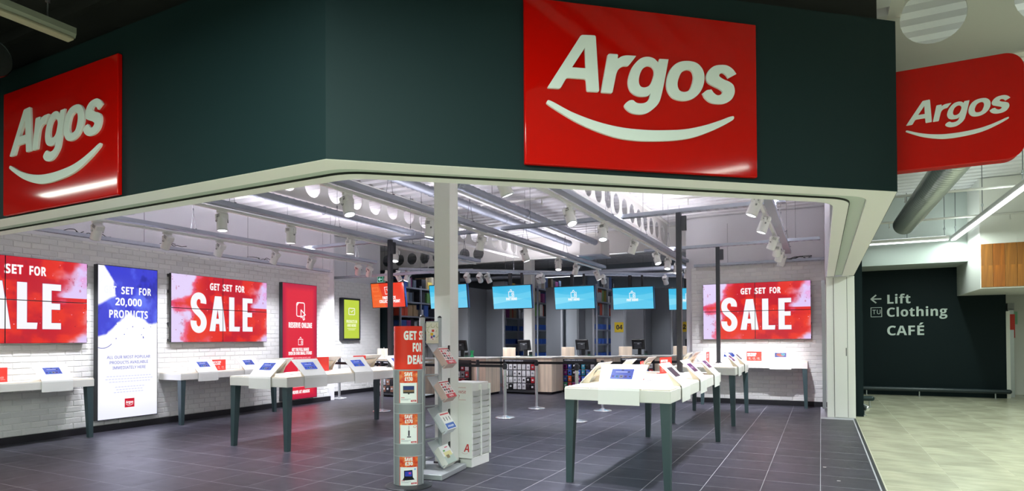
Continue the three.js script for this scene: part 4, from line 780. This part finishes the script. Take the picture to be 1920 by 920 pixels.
// ================================================================ BROCHURE RACK
{
  const turn = R(8), t = thing('brochure_rack', 'grey metal brochure rack with two tubes and four sloping shelves beside the promotional tower', 'display rack', [-3.75, 0, -5.33], turn);
  obj('base_plate', rb(0.52, 0.055, 0.62, 0.008, 0.08, 0.0275, 0.0), M.alu, t);
  for (const [x, z, r] of [[0.005, 0.07, 0.03], [0.115, -0.12, 0.022]]) { obj('upright_tube', cyl(r, r, 1.58, x, 0.055 + 0.79, z, 20), M.alu, t); obj('tube_cap', new THREE.SphereGeometry(r * 1.02, 18, 10, 0, 7, 0, 1.58).translate(x, 1.635, z), M.blackPlastic, t); }
  const tiers = [1.14, 0.79, 0.46, 0.11];
  for (const y of tiers) {
    const s = obj('shelf', [rb(0.30, 0.006, 0.25, 0.002, 0, 0, 0), bx(0.006, 0.04, 0.25, 0.15, 0.02, 0)], M.alu, t); s.position.set(0.16, y + 0.10, -0.02); s.rotation.z = -0.98;
    obj('rear_shelf', [bx(0.17, 0.006, 0.24, -0.06, y + 0.02, -0.03)], M.greyMetal, t).rotation.z = 0.0;
    obj('cross_bar', [rod([0.005, y + 0.24, 0.07], [0.115, y + 0.24, -0.12], 0.008)], M.alu, t);
    obj('shelf_stop', rb(0.012, 0.1, 0.035, 0.004, 0.21, y + 0.15, -0.15), M.blackPlastic, t);
  }
  const leaflet = cv(180, 260, (c, w, h) => { c.fillStyle = '#e8ead8'; c.fillRect(0, 0, w, h); c.strokeStyle = '#9fb070'; c.lineWidth = 5; for (let i = 0; i < 7; i++) { c.beginPath(); c.arc(20 + i * 26, 40 + (i % 3) * 60, 28, 0, 4); c.stroke(); } c.fillStyle = '#f6f4ea'; c.fillRect(48, 74, 92, 150); c.fillStyle = '#d04030'; c.fillRect(82, 92, 36, 28); c.fillStyle = '#e8c020'; c.fillRect(62, 132, 42, 34); c.fillStyle = '#3a78b0'; c.fillRect(100, 160, 30, 26); c.fillStyle = '#8a4aa0'; c.fillRect(66, 170, 28, 30); c.fillStyle = '#c02828'; c.fillRect(92, 206, 14, 10); });
  obj('leaflet_panel', rb(0.15, 0.24, 0.008, 0.002, 0.115, 1.475, 0.05), mat(0xb9c4c0, 0.15), t);
  const lf = obj('leaflet', plane(0.14, 0.22), mat(0xffffff, 0.5, { map: leaflet }), t); lf.position.set(0.115, 1.475, 0.0555);
  // booklets, each stack a few deep on a sloping shelf
  const covers = [0, 1, 2, 3].map((k) => cv(200, 280, (c, w, h) => {
    const r = rng(60 + k); c.fillStyle = '#f4f2f0'; c.fillRect(0, 0, w, h);
    if (k < 2) { c.fillStyle = '#c8202c'; c.fillRect(0, 0, w, 64); c.fillRect(0, 246, w, 18); for (let i = 0; i < 16; i++) { c.fillStyle = ['#c8202c', '#8a2a34', '#38303c', '#e0a8a4', '#d8d0cc'][i % 5]; c.fillRect(12 + (i % 4) * 46, 76 + Math.floor(i / 4) * 42, 30 + r() * 10, 26 + r() * 10); } txt(c, 'sale', 100, 50, 54, '#fff', 0.9); }
    if (k === 2) { c.fillStyle = '#3a66b8'; c.fillRect(8, 10, w - 16, 90); txt(c, 'winter', 100, 66, 44, '#fff', 0.9); c.fillStyle = '#444'; for (let i = 0; i < 3; i++) c.fillRect(36 + i * 56, 140, 14, 60); c.fillStyle = '#d02030'; c.fillRect(10, 238, w - 20, 18); }
    if (k === 3) { c.fillStyle = '#b8c8c0'; c.fillRect(0, 0, w, 120); c.fillStyle = '#e8e0a0'; c.fillRect(20, 110, 150, 70); c.fillStyle = '#8a7a58'; c.fillRect(90, 80, 60, 50); c.fillStyle = '#58a848'; c.fillRect(120, 190, 40, 22); c.fillStyle = '#e05070'; c.fillRect(40, 236, 60, 14); }
  }));
  const paper = [mat(0xe4cfc9, 0.6), mat(0xe0c6c0, 0.6), mat(0xe6e8ee, 0.6), mat(0xf2f0ea, 0.6)];
  const names = ['red and white sale booklet', 'red and white offers booklet', 'white and blue winter booklet', 'white booklet with a pale picture'], tier = ['top', 'second', 'third', 'lowest'];
  tiers.forEach((y, k) => {
    for (let i = 0; i < 5; i++) {
      const b = thing('booklet', i === 4 ? `${names[k]} lying uppermost on the ${tier[k]} shelf of the brochure rack` : `${names[k]}, ${['lowest', 'second from below', 'middle one', 'second from above'][i]} in the ${tier[k]} brochure rack stack`, 'booklet', [0, 0, 0], 0, `booklets stacked on the ${tier[k]} shelf`);
      const off = 0.010 + i * 0.0145, m = new THREE.Matrix4().makeRotationY(turn).setPosition(-3.75, 0, -5.33);
      const local = new THREE.Matrix4().makeRotationZ(-0.98).setPosition(0.16, y + 0.10, -0.02); m.multiply(local).multiply(new THREE.Matrix4().makeTranslation(0.068 - i * 0.003, off, 0.0));
      m.decompose(b.position, b.quaternion, b.scale);
      obj('pages', rb(0.205, 0.0135, 0.225, 0.003), paper[k], b);
      if (i === 4) { const c = obj('cover', plane(0.223, 0.203), mat(0xffffff, 0.3, { map: covers[k] }), b); c.rotation.set(-Math.PI / 2, 0, -Math.PI / 2); c.position.y = 0.0075; }
    }
  });
}
// ================================================================ WHITE CATALOGUE POCKET STAND
{
  const t = thing('catalogue_stand', 'low white catalogue stand with two columns of grey leaflet pockets and a red letter A', 'display stand', [-3.585, 0, -5.93]);
  const W = 0.36, D = 0.42, H = 0.93;
  obj('plinth', rb(W - 0.03, 0.1, D - 0.03, 0.004, 0, 0.05, 0), M.white, t);
  obj('cabinet', rb(W - 0.03, H - 0.11, D, 0.005, -0.015, 0.1 + (H - 0.11) / 2, 0), M.white, t);
  obj('front_panel', rb(W + 0.01, H - 0.1, 0.014, 0.004, 0.0, 0.1 + (H - 0.1) / 2 , D / 2 + 0.004), M.white, t);
  for (const z of [D / 2 - 0.008, 0, -D / 2 + 0.008]) obj('divider', rb(0.035, H - 0.13, 0.012, 0.003, W / 2 - 0.014, 0.1 + (H - 0.13) / 2, z), M.white, t);
  const curve = shapeOf([[-0.098, 0], [-0.098, 0.062], ...Array.from({ length: 9 }, (_, i) => [-0.098 + 0.1955 * i / 8, 0.062 - 0.010 * Math.sin(Math.PI * i / 8)]), [0.0975, 0.0]]);
  const pocket = slab(curve, 0.004).rotateY(Math.PI / 2);
  const grey = mat(0xc9c9c6, 0.3);
  for (let c = 0; c < 2; c++) for (let r = 0; r < 11; r++) { const p = obj('leaflet_pocket', pocket, grey, t); p.position.set(W / 2 - 0.022 + 0.006, 0.118 + r * 0.066, (c ? -1 : 1) * 0.1015); p.rotation.z = -0.10; }
  const face = cv(256, 580, (c, w, h) => { c.fillStyle = '#f3f2ee'; c.fillRect(0, 0, w, h); c.strokeStyle = '#c04048'; c.lineWidth = 2; c.beginPath(); c.moveTo(20, 36); c.lineTo(206, 36); c.moveTo(20, 132); c.lineTo(206, 132); c.stroke(); c.textAlign = 'right'; txt(c, 'want to browse', 208, 82, 40, '#b83a3c', 0.9, 'normal', 'right'); txt(c, 'our range?', 150, 122, 40, '#b83a3c', 0.9, 'normal', 'right'); c.save(); c.transform(1, 0, -0.2, 1, 120, 0); txt(c, 'A', 196, 532, 84, '#cf2a2c', 0.9); c.restore(); c.strokeStyle = '#e0a0a0'; c.lineWidth = 2; c.beginPath(); c.moveTo(166, 540); c.quadraticCurveTo(196, 556, 222, 540); c.stroke(); });
  const f = obj('printed_face', plane(W, H - 0.11), mat(0xffffff, 0.4, { map: face }), t); f.position.set(0.0, 0.1 + (H - 0.1) / 2, D / 2 + 0.0125);
}
// ================================================================ QUEUE POSTS AND BELTS
function queuePost(label, x, z, beltTo, belt2) {
  const t = thing('queue_post', label, 'queue barrier', [x, 0, z]);
  obj('base', new THREE.LatheGeometry([[0, 0], [0.175, 0], [0.178, 0.012], [0.165, 0.022], [0.06, 0.036], [0.036, 0.05], [0, 0.05]].map(([a, b]) => new THREE.Vector2(a, b)), 40), M.chrome, t);
  obj('post', cyl(0.031, 0.031, 0.83, 0, 0.46, 0, 24), M.chrome, t);
  obj('belt_head', [cyl(0.034, 0.034, 0.1, 0, 0.915, 0, 24), cyl(0.028, 0.034, 0.02, 0, 0.972, 0, 24), bx(0.02, 0.07, 0.014, 0.034, 0.915, 0), bx(0.02, 0.07, 0.014, -0.034, 0.915, 0)], M.darkMetal, t);
  for (const b of [beltTo, belt2]) if (b) { const dx = b[0] - x, dz = b[1] - z, L = Math.hypot(dx, dz); const g = bx(L - 0.07, 0.05, 0.003, L / 2, 0.925, 0); const m = obj('belt', g, M.belt, t); m.rotation.y = Math.atan2(-dz, dx); }
}
queuePost('chrome queue post ending the front belt between the catalogue stand and the front table', -5.046, -9.627, [-7.71, -9.5]);
queuePost('chrome queue post of the front belt behind the promotional tower', -7.71, -9.5, [-9.2, -9.7]);
queuePost('chrome queue post behind the one ending the front belt, before the second till', -5.125, -11.15, [-6.35, -10.9], [-3.80, -11.34]);
queuePost('chrome queue post of the rear belt half hidden by the catalogue stand', -6.35, -10.9, [-7.6, -11.9]);
queuePost('chrome queue post standing behind the entrance end of the front table', -3.705, -9.70, null);
queuePost('chrome queue post seen under the front table, the farther one', -3.80, -11.34, [-2.6, -12.6]);
queuePost('chrome queue post close to the recessed brick wall below the table edge', -10.33, -11.14, null);

// ================================================================ TILLS
const payTex = cv(640, 340, (c, w, h) => {
  pixelsOn(c, w, h, (u, v) => { let k = mix3([58, 186, 232], [96, 208, 242], v); if (v > 0.25 + 0.12 * Math.sin(u * 3)) k = mix3(k, [120, 216, 246], 0.5); if (v > 0.48 + 0.3 * u * u - 0.1 * u) k = mix3(k, [150, 228, 250], 0.55); if (v > 0.78 - 0.25 * u) k = mix3(k, [70, 192, 238], 0.5); return k; });
  icon(c, w / 2 - 8, 118, 86, 'bag'); fit(c, 'PAY HERE', 218, 404, 214, 36, '#fff', 0.1);
});
const fastTex = cv(640, 360, (c, w, h) => { c.fillStyle = '#ec3c1e'; c.fillRect(0, 0, w, h); c.fillStyle = '#f2662a'; c.beginPath(); c.moveTo(0, 0); c.lineTo(150, 0); c.lineTo(270, h); c.lineTo(0, h); c.fill(); c.strokeStyle = '#ff9a60'; c.lineWidth = 5; c.strokeRect(26, 60, 110, 60); c.globalAlpha = 0.45; txt(c, 'READY FOR', 110, 200, 40, '#ffb080', 0.6); txt(c, 'COLLECTION', 120, 250, 40, '#ffb080', 0.6); c.globalAlpha = 1; icon(c, 330, 110, 90, 'fast'); fit(c, 'FAST TRACK', 210, 470, 238, 40, '#fff', 0.12); fit(c, 'COLLECTION POINT', 140, 550, 292, 40, '#fff', 0.12); });
const payMat = glow(payTex, 0.95), fastMat = glow(fastTex, 0.95);
function tillScreen(label, x, y, z, m, W = 1.1, H = 0.6, lightCol) {
  const t = thing('hanging_screen', label, 'screen', [x, y, z], 0);
  const s = obj('casing', rb(W, H, 0.07, 0.008), M.blackPlastic, t); s.rotation.x = 0.14; s.position.y = H / 2;
  const f = obj('display', plane(W - 0.035, H - 0.035), m, s); f.position.z = 0.036;
  obj('edge_strip', bx(0.006, H - 0.02, 0.05, W / 2 + 0.001, 0, -0.005), mat(0x2a3f9a, 0.3), s);
  for (const k of [-0.11, 0.22]) obj('drop_pole', rb(k < 0 ? 0.085 : 0.05, 3.1 - y - H + 0.32, 0.06, 0.004, k, (3.1 - y + H - 0.32) / 2, -0.09), M.blackPlastic, t);
  obj('bracket', bx(0.5, 0.2, 0.04, 0.05, H / 2, -0.075), M.blackPlastic, t);
  rectLight(lightCol, 0.5, W, H, [x, y + H / 2, z + 0.06], [0, -0.14, 1]);
}
const SPOS = [[-8.27, -12.8], [-7.0, -13.8], [-5.7, -14.82], [-4.44, -15.85], [-3.17, -16.85]];
['cyan pay here screen half hidden by the column', 'cyan pay here screen just beyond the column', 'cyan pay here screen in the middle of the row of five', 'cyan pay here screen over the fourth till along from the column', 'cyan pay here screen crossed by a black pole next to the far brick wall'].forEach((l, i) => tillScreen(l, SPOS[i][0], 2.175, SPOS[i][1], payMat, 1.12, 0.61, 0x8adcff));
tillScreen('orange red fast track collection point screen hanging over the queue', -9.40, 2.19, -11.85, fastMat, 1.02, 0.62, 0xff7a50);

const r2 = rng(91);
const packetGeo = merged([rb(0.1, 0.135, 0.014, 0.004, 0, 0, 0), bx(0.035, 0.012, 0.004, 0, 0.073, 0)]), packetInner = rb(0.05, 0.045, 0.016, 0.006);
const PACK = { white: mat(0xdcdcdf, 0.35), grey: mat(0x9b9da4, 0.4), black: mat(0x1d1e23, 0.35), red: mat(0xb02a34, 0.4), purple: mat(0x8a2a7c, 0.4), blue: mat(0x3560c0, 0.4), teal: mat(0x2f8aa0, 0.4), orange: mat(0xd8602a, 0.4), green: mat(0x3f9a72, 0.4), brown: mat(0x7a5444, 0.5) };
function till(i, x, z, where, palette, header) {
  const t = thing('till_counter', `pale wood till counter ${where}`, 'counter', [x, 0, z]);
  obj('counter_body', uvMetres(rb(1.42, 0.86, 0.75, 0.006, 0.17, 0.49, -0.4), 0.8), M.wood, t);
  obj('counter_top', rb(1.46, 0.03, 0.8, 0.005, 0.17, 0.935, -0.4), M.tableTop, t);
  obj('privacy_panel', uvMetres(rb(0.37, 0.36, 0.024, 0.012, -0.33, 1.01, -0.03), 0.8), M.wood, t);
  obj('plinth', bx(1.36, 0.06, 0.7, 0.17, 0.03, -0.4), M.skirting, t);
  obj('rack_back', bx(0.9, 0.78, 0.03, 0.0, 0.45, 0.0), M.darkMetal, t);
  for (const s of [-1, 1]) obj('rack_side', rb(0.022, 0.8, 0.1, 0.004, s * 0.455, 0.45, 0.03), M.darkMetal, t);
  obj('rack_header', rb(0.93, 0.08, 0.1, 0.005, 0, 0.845, 0.03), M.darkMetal, t);
  const h = obj('header_print', plane(0.86, 0.05), mat(0xffffff, 0.5, { map: header }), t); h.position.set(0, 0.845, 0.0815);
  obj('rack_foot', rb(0.93, 0.05, 0.1, 0.005, 0, 0.06, 0.03), M.darkMetal, t);
  for (let q = 0; q < 4; q++) obj('peg_rail', bx(0.88, 0.01, 0.02, 0, 0.765 - q * 0.168, 0.02), M.steel, t);
  // the goods on the rack are things of their own
  for (let q = 0; q < 4; q++) for (let k = 0; k < 7; k++) {
    const c = palette[q % palette.length][k]; const p = new THREE.Mesh(packetGeo, PACK[c]); p.name = numbered('accessory_packet'); scene.add(p);
    const inner = new THREE.Mesh(packetInner, PACK[['grey', 'white', 'grey', 'black', 'white'][(k * 3 + q * 2 + i) % 5]]); inner.name = 'contents'; inner.position.set((r2() - 0.5) * 0.012, 0.004 + (r2() - 0.5) * 0.02, 0.012); p.add(inner);
    p.position.set(x - 0.378 + k * 0.126, 0.69 - q * 0.168, z + 0.05); p.rotation.y = (r2() - 0.5) * 0.12; p.castShadow = p.receiveShadow = true;
    tag(p, `${c} packet, ${ORD[k]} along the ${['top', 'second', 'third', 'bottom'][q]} row, till rack ${where}`, 'packet', `${c} packets, row ${q + 1}, till rack ${i + 1}`);
  }
  // till display seen from behind, with its keypad
  const m = thing('till_monitor', `black till monitor seen from behind on the counter ${where}`, 'monitor', [x - 0.08, 0.95, z - 0.42], 0.0);
  const b = obj('casing', rb(0.36, 0.29, 0.05, 0.02), M.blackPlastic, m); b.position.set(0, 0.30, 0); b.rotation.x = 0.28;
  obj('rear_hump', rb(0.22, 0.17, 0.05, 0.02, 0, -0.02, 0.04), M.darkMetal, b); obj('socket_label', bx(0.06, 0.02, 0.004, 0.02, 0.03, 0.066), M.greyMetal, b);
  obj('stand', [rb(0.09, 0.2, 0.07, 0.012, 0.03, 0.11, -0.02), rb(0.22, 0.02, 0.2, 0.008, 0.02, 0.01, -0.02)], M.blackPlastic, m);
  const k = thing('card_reader', `small black card reader on the counter ${where}`, 'card reader', [x + 0.16, 0.95, z - 0.3], 0.3);
  obj('body', rb(0.08, 0.12, 0.1, 0.012, 0, 0.065, 0), M.blackPlastic, k); obj('trim', rb(0.084, 0.025, 0.104, 0.008, 0, 0.03, 0), mat(0x1c5a46, 0.5), k); obj('cable', rod([0.0, 0.01, 0.0], [0.16, 0.01, -0.05], 0.006), M.blackPlastic, k);
}
const headT = (s) => cv(512, 40, (c, w, h) => { c.fillStyle = '#2a2b33'; c.fillRect(0, 0, w, h); fit(c, s, 20, 330, 30, 22, '#d8d8e0', 0); });
const W7 = (s) => s.split(' ');
const pw = [W7('white white white white white white red'), W7('white grey white white white white white'), W7('white white white white white black red'), W7('white black white white white black black')];
const pc = [W7('purple blue black black teal black white'), W7('purple blue black blue teal blue red'), W7('blue orange black purple blue black purple'), W7('green red purple blue black teal blue')];
const pr = [W7('red red white red black red white'), W7('red white red red white grey red'), W7('white red red white red red black'), W7('red white white red white red white')];
const pb = [W7('brown black grey brown white black brown'), W7('black brown white brown grey brown black'), W7('brown grey brown black brown white brown'), W7('white brown black brown grey brown white')];
const HT = [headT('accessories'), headT('SUITABLE FOR MOBILES'), headT('FOLDING CASES & COVERS')];
till(0, -9.45, -12.08, 'under the orange screen', pb, HT[0]);
till(1, -8.3, -13.12, 'beside the column', pr, HT[0]);
till(2, -6.94, -14.1, 'just beyond the column', pw, HT[1]);
till(3, -5.66, -15.02, 'below the middle pay screen', pc, HT[2]);
till(4, -4.40, -16.05, 'behind the front table tablets', pc, HT[2]);
till(5, -3.14, -17.0, 'behind the black pole', pw, HT[2]);
{ const g = thing('mug', 'bright green waisted mug on the till counter beside the column', 'mug', [-7.98, 0.95, -13.42]); const q = mat(0x1f9a5a, 0.3); obj('cup', new THREE.LatheGeometry([[0, 0], [0.05, 0], [0.055, 0.02], [0.03, 0.07], [0.034, 0.1], [0.055, 0.17], [0.05, 0.17], [0.028, 0.1], [0, 0.09]].map(([a, b]) => new THREE.Vector2(a, b)), 28), q, g); obj('band', new THREE.TorusGeometry(0.033, 0.006, 8, 24).rotateX(Math.PI / 2).translate(0, 0.085, 0), q, g); }
// ---- grey booth panels behind the tills
function booth(i, x, z, label, ret, wing, back) {
  const t = thing('booth_screen', label, 'partition', [x, 0, z]), H = 2.9;
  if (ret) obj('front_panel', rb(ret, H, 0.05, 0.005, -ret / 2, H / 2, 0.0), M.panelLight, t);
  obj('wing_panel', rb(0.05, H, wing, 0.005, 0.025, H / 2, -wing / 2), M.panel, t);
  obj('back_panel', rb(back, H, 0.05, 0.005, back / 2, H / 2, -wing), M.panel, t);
  obj('skirting', [bx(back - 0.06, 0.1, 0.02, back / 2 + 0.03, 0.05, -wing + 0.034)], mat(0x59474b, 0.6), t);
  obj('end_post', rb(0.05, H, 0.07, 0.004, back + 0.02, H / 2, -wing), M.greyMetal, t);
}
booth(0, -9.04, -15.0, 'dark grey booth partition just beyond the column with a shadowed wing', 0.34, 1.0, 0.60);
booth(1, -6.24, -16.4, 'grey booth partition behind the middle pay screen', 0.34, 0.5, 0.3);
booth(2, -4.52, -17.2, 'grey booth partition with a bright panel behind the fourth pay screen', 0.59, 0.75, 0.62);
{ const t = thing('booth_partition', 'flat dark grey partition between the white post and the middle pay screen', 'partition', [-6.88, 1.45, -16.2]); obj('board', rb(0.48, 2.9, 0.05, 0.005), M.panel, t); obj('edge_post', rb(0.05, 2.9, 0.07, 0.004, 0.25, 0, 0), M.greyMetal, t); obj('skirting', bx(0.47, 0.1, 0.02, 0, -1.4, 0.034), mat(0x59474b, 0.6), t); }
{ const t = thing('white_post', 'tall white square post behind the second pay screen', 'post', [-7.80, 0, -16.5]); obj('casing', rb(0.26, DECK, 0.24, 0.006, 0, DECK / 2, 0), M.pillar, t); obj('base_trim', bx(0.29, 0.1, 0.27, 0, 0.05, 0), M.greyMetal, t); }
// ---- stockroom racking, each carton a thing of its own
const CART = [0xd8d8d6, 0xe8e6e2, 0xa08868, 0x3a5a9c, 0xb0b4ba, 0xc04a30, 0x8a3a78, 0xd8c060, 0x58687a, 0x2a2c34, 0x6a9a58, 0xc8bca8].map((c) => mat(c, 0.6));
const CNAME = ['light grey', 'white', 'brown', 'blue', 'silver grey', 'red orange', 'purple', 'yellow', 'slate grey', 'black', 'green', 'beige'];
const BIN = mat(0x2a58b0, 0.5), binNames = 'blue plastic stock bin';
const cartonUnit = merged([rb(1, 1, 1, 0.02), bx(0.02, 0.5, 0.7, 0.5, 0.06, 0)]);
function stockRack(label, where, x, z0, bays, seed, bins) {
  const L = 1.0, t = thing('stock_rack', label, 'shelving', [x, 0, z0]), r = rng(seed), D = 0.5, lv = [0.12, 0.39, 0.82, 1.25, 1.68, 2.1, 2.52, 2.95];
  for (let i = 0; i <= bays; i++) for (const s of [0, 1]) obj('upright', bx(0.05, 3.02, 0.05, -s * (D - 0.05) - 0.025, 1.51, -i * L), M.galv, t);
  for (let i = 0; i < bays; i++) for (const y of lv) obj('shelf', [bx(D, 0.006, L - 0.04, -D / 2, y, -(i + 0.5) * L), bx(0.02, 0.045, L - 0.05, -0.01, y - 0.015, -(i + 0.5) * L)], M.galv, t);
  const nm = ['lowest', 'second', 'third', 'fourth', 'fifth', 'sixth', 'seventh', 'top'];
  const tally = [];
  for (let i = 0; i < bays; i++) lv.forEach((y, k) => {
    if (k < 1) return;
    const isBin = bins && k < 5;
    let z = -i * L - 0.06; const end = -(i + 1) * L + 0.06, gap = k === 7 ? 0.4 : 0.37;
    while (true) {
      const w = isBin ? 0.27 : 0.07 + r() * 0.2, h = isBin ? 0.16 : Math.min(gap, 0.2 + r() * 0.2), d = 0.3 + r() * 0.15; if (z - w < end) break;
      if (!isBin && r() < 0.08) { z -= w * 0.6; continue; }
      const c = Math.floor(r() * 12), b = new THREE.Mesh(cartonUnit, isBin ? BIN : CART[c]);
      b.name = numbered(isBin ? 'stock_bin' : 'carton'); scene.add(b); b.castShadow = b.receiveShadow = true;
      b.scale.set(d, h, w); b.position.set(x - 0.03 - d / 2 - r() * 0.04, y + 0.004 + h / 2, z0 + z - w / 2);
      const g = `${isBin ? 'blue bins' : CNAME[c] + ' cartons'} on the ${nm[k]} shelf of the rack ${where}`;
      tag(b, `${isBin ? 'blue bin' : CNAME[c] + ' carton'}, ${ORD[tally[k] = (tally[k] ?? -1) + 1]} along the ${nm[k]} shelf, rack ${where}`, isBin ? 'bin' : 'box', g);
      z -= w + 0.012;
    }
  });
}
stockRack('metal stock shelving with cartons seen between the orange screen and the column', 'beside the orange screen', -10.75, -14.1, 3, 31, false);
stockRack('metal stock shelving with blue bins below the second pay screen', 'below the second pay screen', -9.05, -17.3, 2, 32, true);
stockRack('metal stock shelving seen in the gap past the tall white post', 'past the tall white post', -7.62, -16.75, 2, 33, true);
stockRack('metal stock shelving between the middle and the fourth pay screens', 'between the middle and fourth pay screens', -5.85, -17.05, 2, 34, true);
{ // numbered collection point boards
  for (const [n, x, z, l] of [['04', -5.42, -17.8, 'yellow board with black number 04 on a pale panel behind the fourth pay screen'], ['02', -3.70, -18.6, 'yellow board with black number 02 behind the black pole']]) {
    const t = thing('number_board', l, 'sign', [x, 0, z]); obj('pale_panel', rb(0.55, 2.7, 0.04, 0.004, 0.0, 1.35, -0.03), mat(0xb4b8bd, 0.6), t);
    const f = obj('board', rb(0.3, 0.3, 0.012, 0.003, 0, 1.75, 0.0), mat(0xffffff, 0.5, { map: cv(128, 128, (c, w, h) => { c.fillStyle = '#e2c21e'; c.fillRect(0, 0, w, h); fit(c, n, 22, 106, 92, 58, '#181818', 0.04); }) }), t);
    obj('small_tag', [bx(0.1, 0.14, 0.01, 0.21, 1.76, 0.0)], mat(0x3a8ab0, 0.5), t);
  }
}
{ const t = thing('stockroom_door', 'dark teal double door at the end of the recessed brick wall', 'door', [-11.02, 0, -13.62]); for (const s of [-1, 1]) { const d = obj('door_leaf', rb(0.36, 2.6, 0.05, 0.005, s * 0.183, 1.3, 0), M.tealWall, t); obj('handle', [rod([s * 0.08, 1.0, 0.05], [s * 0.08, 1.2, 0.05], 0.01)], M.steel, d); } obj('head_panel', bx(0.74, 0.55, 0.06, 0, 2.88, 0), M.tealWall, t); }
// stockroom battens
for (const [x, z, L, l] of [[-10.0, -15.6, 1.5, 'lit tube light in the stockroom behind the orange screen'], [-7.6, -18.6, 1.5, 'lit tube light in the stockroom over the racks beyond the white post'], [-4.6, -19.4, 1.5, 'lit tube light in the stockroom behind the fourth pay screen']]) {
  const t = thing('tube_light', l, 'light fitting', [x, 3.47, z]); obj('housing', rb(L, 0.05, 0.08, 0.008, 0, 0.03, 0), M.whiteMetal, t); obj('diffuser', rb(L - 0.03, 0.03, 0.07, 0.008, 0, -0.006, 0), tubeMat, t); for (const s of [-0.5, 0.5]) wire([s, 0.05, 0], [s, 0.58, 0], t);
  const q = new THREE.RectAreaLight(0xdfeaff, 16.0, L, 0.1); q.position.set(x, 3.44, z); q.rotation.x = -Math.PI / 2; scene.add(q);
}
// ================================================================ MALL DETAILS
{ // wayfinding letters on the dark wall, each line of the sign a piece with its own letters
  const lm = mat(0xd7e2de, 0.5), Z = -17.402;
  const word = (s, x0, x1, base, cap, f) => {
    const cs = []; let pen = 0; const k = cap / 0.98;
    for (const ch of s) { const g = new TextGeometry(ch, { font: f, size: 1, depth: 0.05, curveSegments: 5 }); const adv = (f.data.glyphs[ch] || { ha: 600 }).ha / f.data.resolution * 1.0; cs.push([g, pen]); pen += adv * 1.0; }
    const sx = (x1 - x0) / pen, t = thing('wall_lettering', `pale raised lettering reading ${s} on the dark teal wall by the walkway`, 'sign', [x0, base, Z]);
    for (const [g, p] of cs) { const m = obj('letter', g, lm, t); m.scale.set(sx, k, 0.3); m.position.set(p * sx, 0, 0); }
  };
  word('Lift', 1.425, 1.94, 2.222, 0.215, fontBold); word('Clothing', 1.425, 2.665, 1.905, 0.215, fontBold); word('CAFÉ', 1.425, 2.215, 1.452, 0.225, fontBold);
  const a = thing('wall_arrow', 'pale arrow pointing to the side next to the word Lift', 'sign', [1.22, 2.345, Z]);
  obj('arrow', [rb(0.2, 0.032, 0.014, 0.006, 0.01, 0, 0.006), rb(0.15, 0.034, 0.014, 0.006).rotateZ(0.75).translate(-0.055, 0.048, 0.006), rb(0.15, 0.034, 0.014, 0.006).rotateZ(-0.75).translate(-0.055, -0.048, 0.006)], lm, a);
  const b = thing('wall_emblem', 'square outline emblem with the letters TU beside the word Clothing', 'sign', [1.22, 2.02, Z]);
  obj('outline', [bx(0.23, 0.012, 0.012, 0, 0.113, 0.006), bx(0.23, 0.012, 0.012, 0, -0.113, 0.006), bx(0.012, 0.23, 0.012, -0.113, 0, 0.006), bx(0.012, 0.23, 0.012, 0.113, 0, 0.006)], lm, b);
  for (const [s, x] of [['T', -0.085], ['U', 0.0]]) { const m = obj('letter', new TextGeometry(s, { font, size: 0.105, depth: 0.01, curveSegments: 6 }), lm, b); m.position.set(x, -0.045, 0); }
}
function bumper(label, a, b, legs, m = M.leg) { const t = thing('bumper_rail', label, 'rail', [0, 0, 0]); obj('tube', [rod(a, b, 0.05, 20), new THREE.SphereGeometry(0.05, 16, 10).translate(...a), new THREE.SphereGeometry(0.05, 16, 10).translate(...b)], m, t); for (const [x, z] of legs) obj('leg', [cyl(0.014, 0.014, a[1] - 0.03, x, (a[1] - 0.03) / 2, z, 12), cyl(0.035, 0.035, 0.008, x, 0.004, z, 16)], M.steel, t); }
bumper('dark low bumper rail on steel feet along the lift sign wall', [0.75, 0.165, -17.2], [3.75, 0.165, -17.2], [[0.98, -17.2], [2.06, -17.2], [3.5, -17.2]], mat(0x2a363c, 0.35));
bumper('short dark bumper rail end just past the white end post', [0.70, 0.17, -14.2], [0.90, 0.17, -14.2], [[0.86, -14.2]], mat(0x1f3438, 0.35));
bumper('short chrome rail end behind the foot of the white end post', [0.60, 0.19, -12.75], [0.72, 0.13, -12.6], [[0.685, -12.65]], M.chrome);
{ const t = thing('steel_post', 'brushed steel corner post with small red notices at the end of the lift sign wall', 'post', [3.93, 0, -17.9]); obj('post', rb(0.11, 2.05, 0.2, 0.006, 0, 1.02, 0), M.steel, t); obj('notice', bx(0.1, 0.36, 0.01, 0.02, 1.74, 0.106), M.acrylic, t); obj('cap', bx(0.12, 0.16, 0.2, 0, 2.1, 0), M.greyMetal, t); }
{ const t = thing('fire_notice', 'red fire notice with a pale green sign above it on the white corridor wall', 'sign', [4.13, 1.52, -18.62]); obj('red_plate', rb(0.11, 0.3, 0.02, 0.004), M.acrylic, t); obj('green_plate', rb(0.13, 0.3, 0.02, 0.004, 0.04, 0.33, 0), mat(0x9fd8b8, 0.5), t); }
for (const [x, z, l] of [[0.02, -7.4, 'small scrap of white paper on the slate floor near the walkway, the farther one'], [0.14, -6.75, 'small scrap of white paper on the slate floor near the walkway, the closer one']]) tag(obj('paper_scrap', bx(0.03, 0.002, 0.012, x, 0.002, z), M.white), l, 'scrap');

renderer.render(scene, camera);
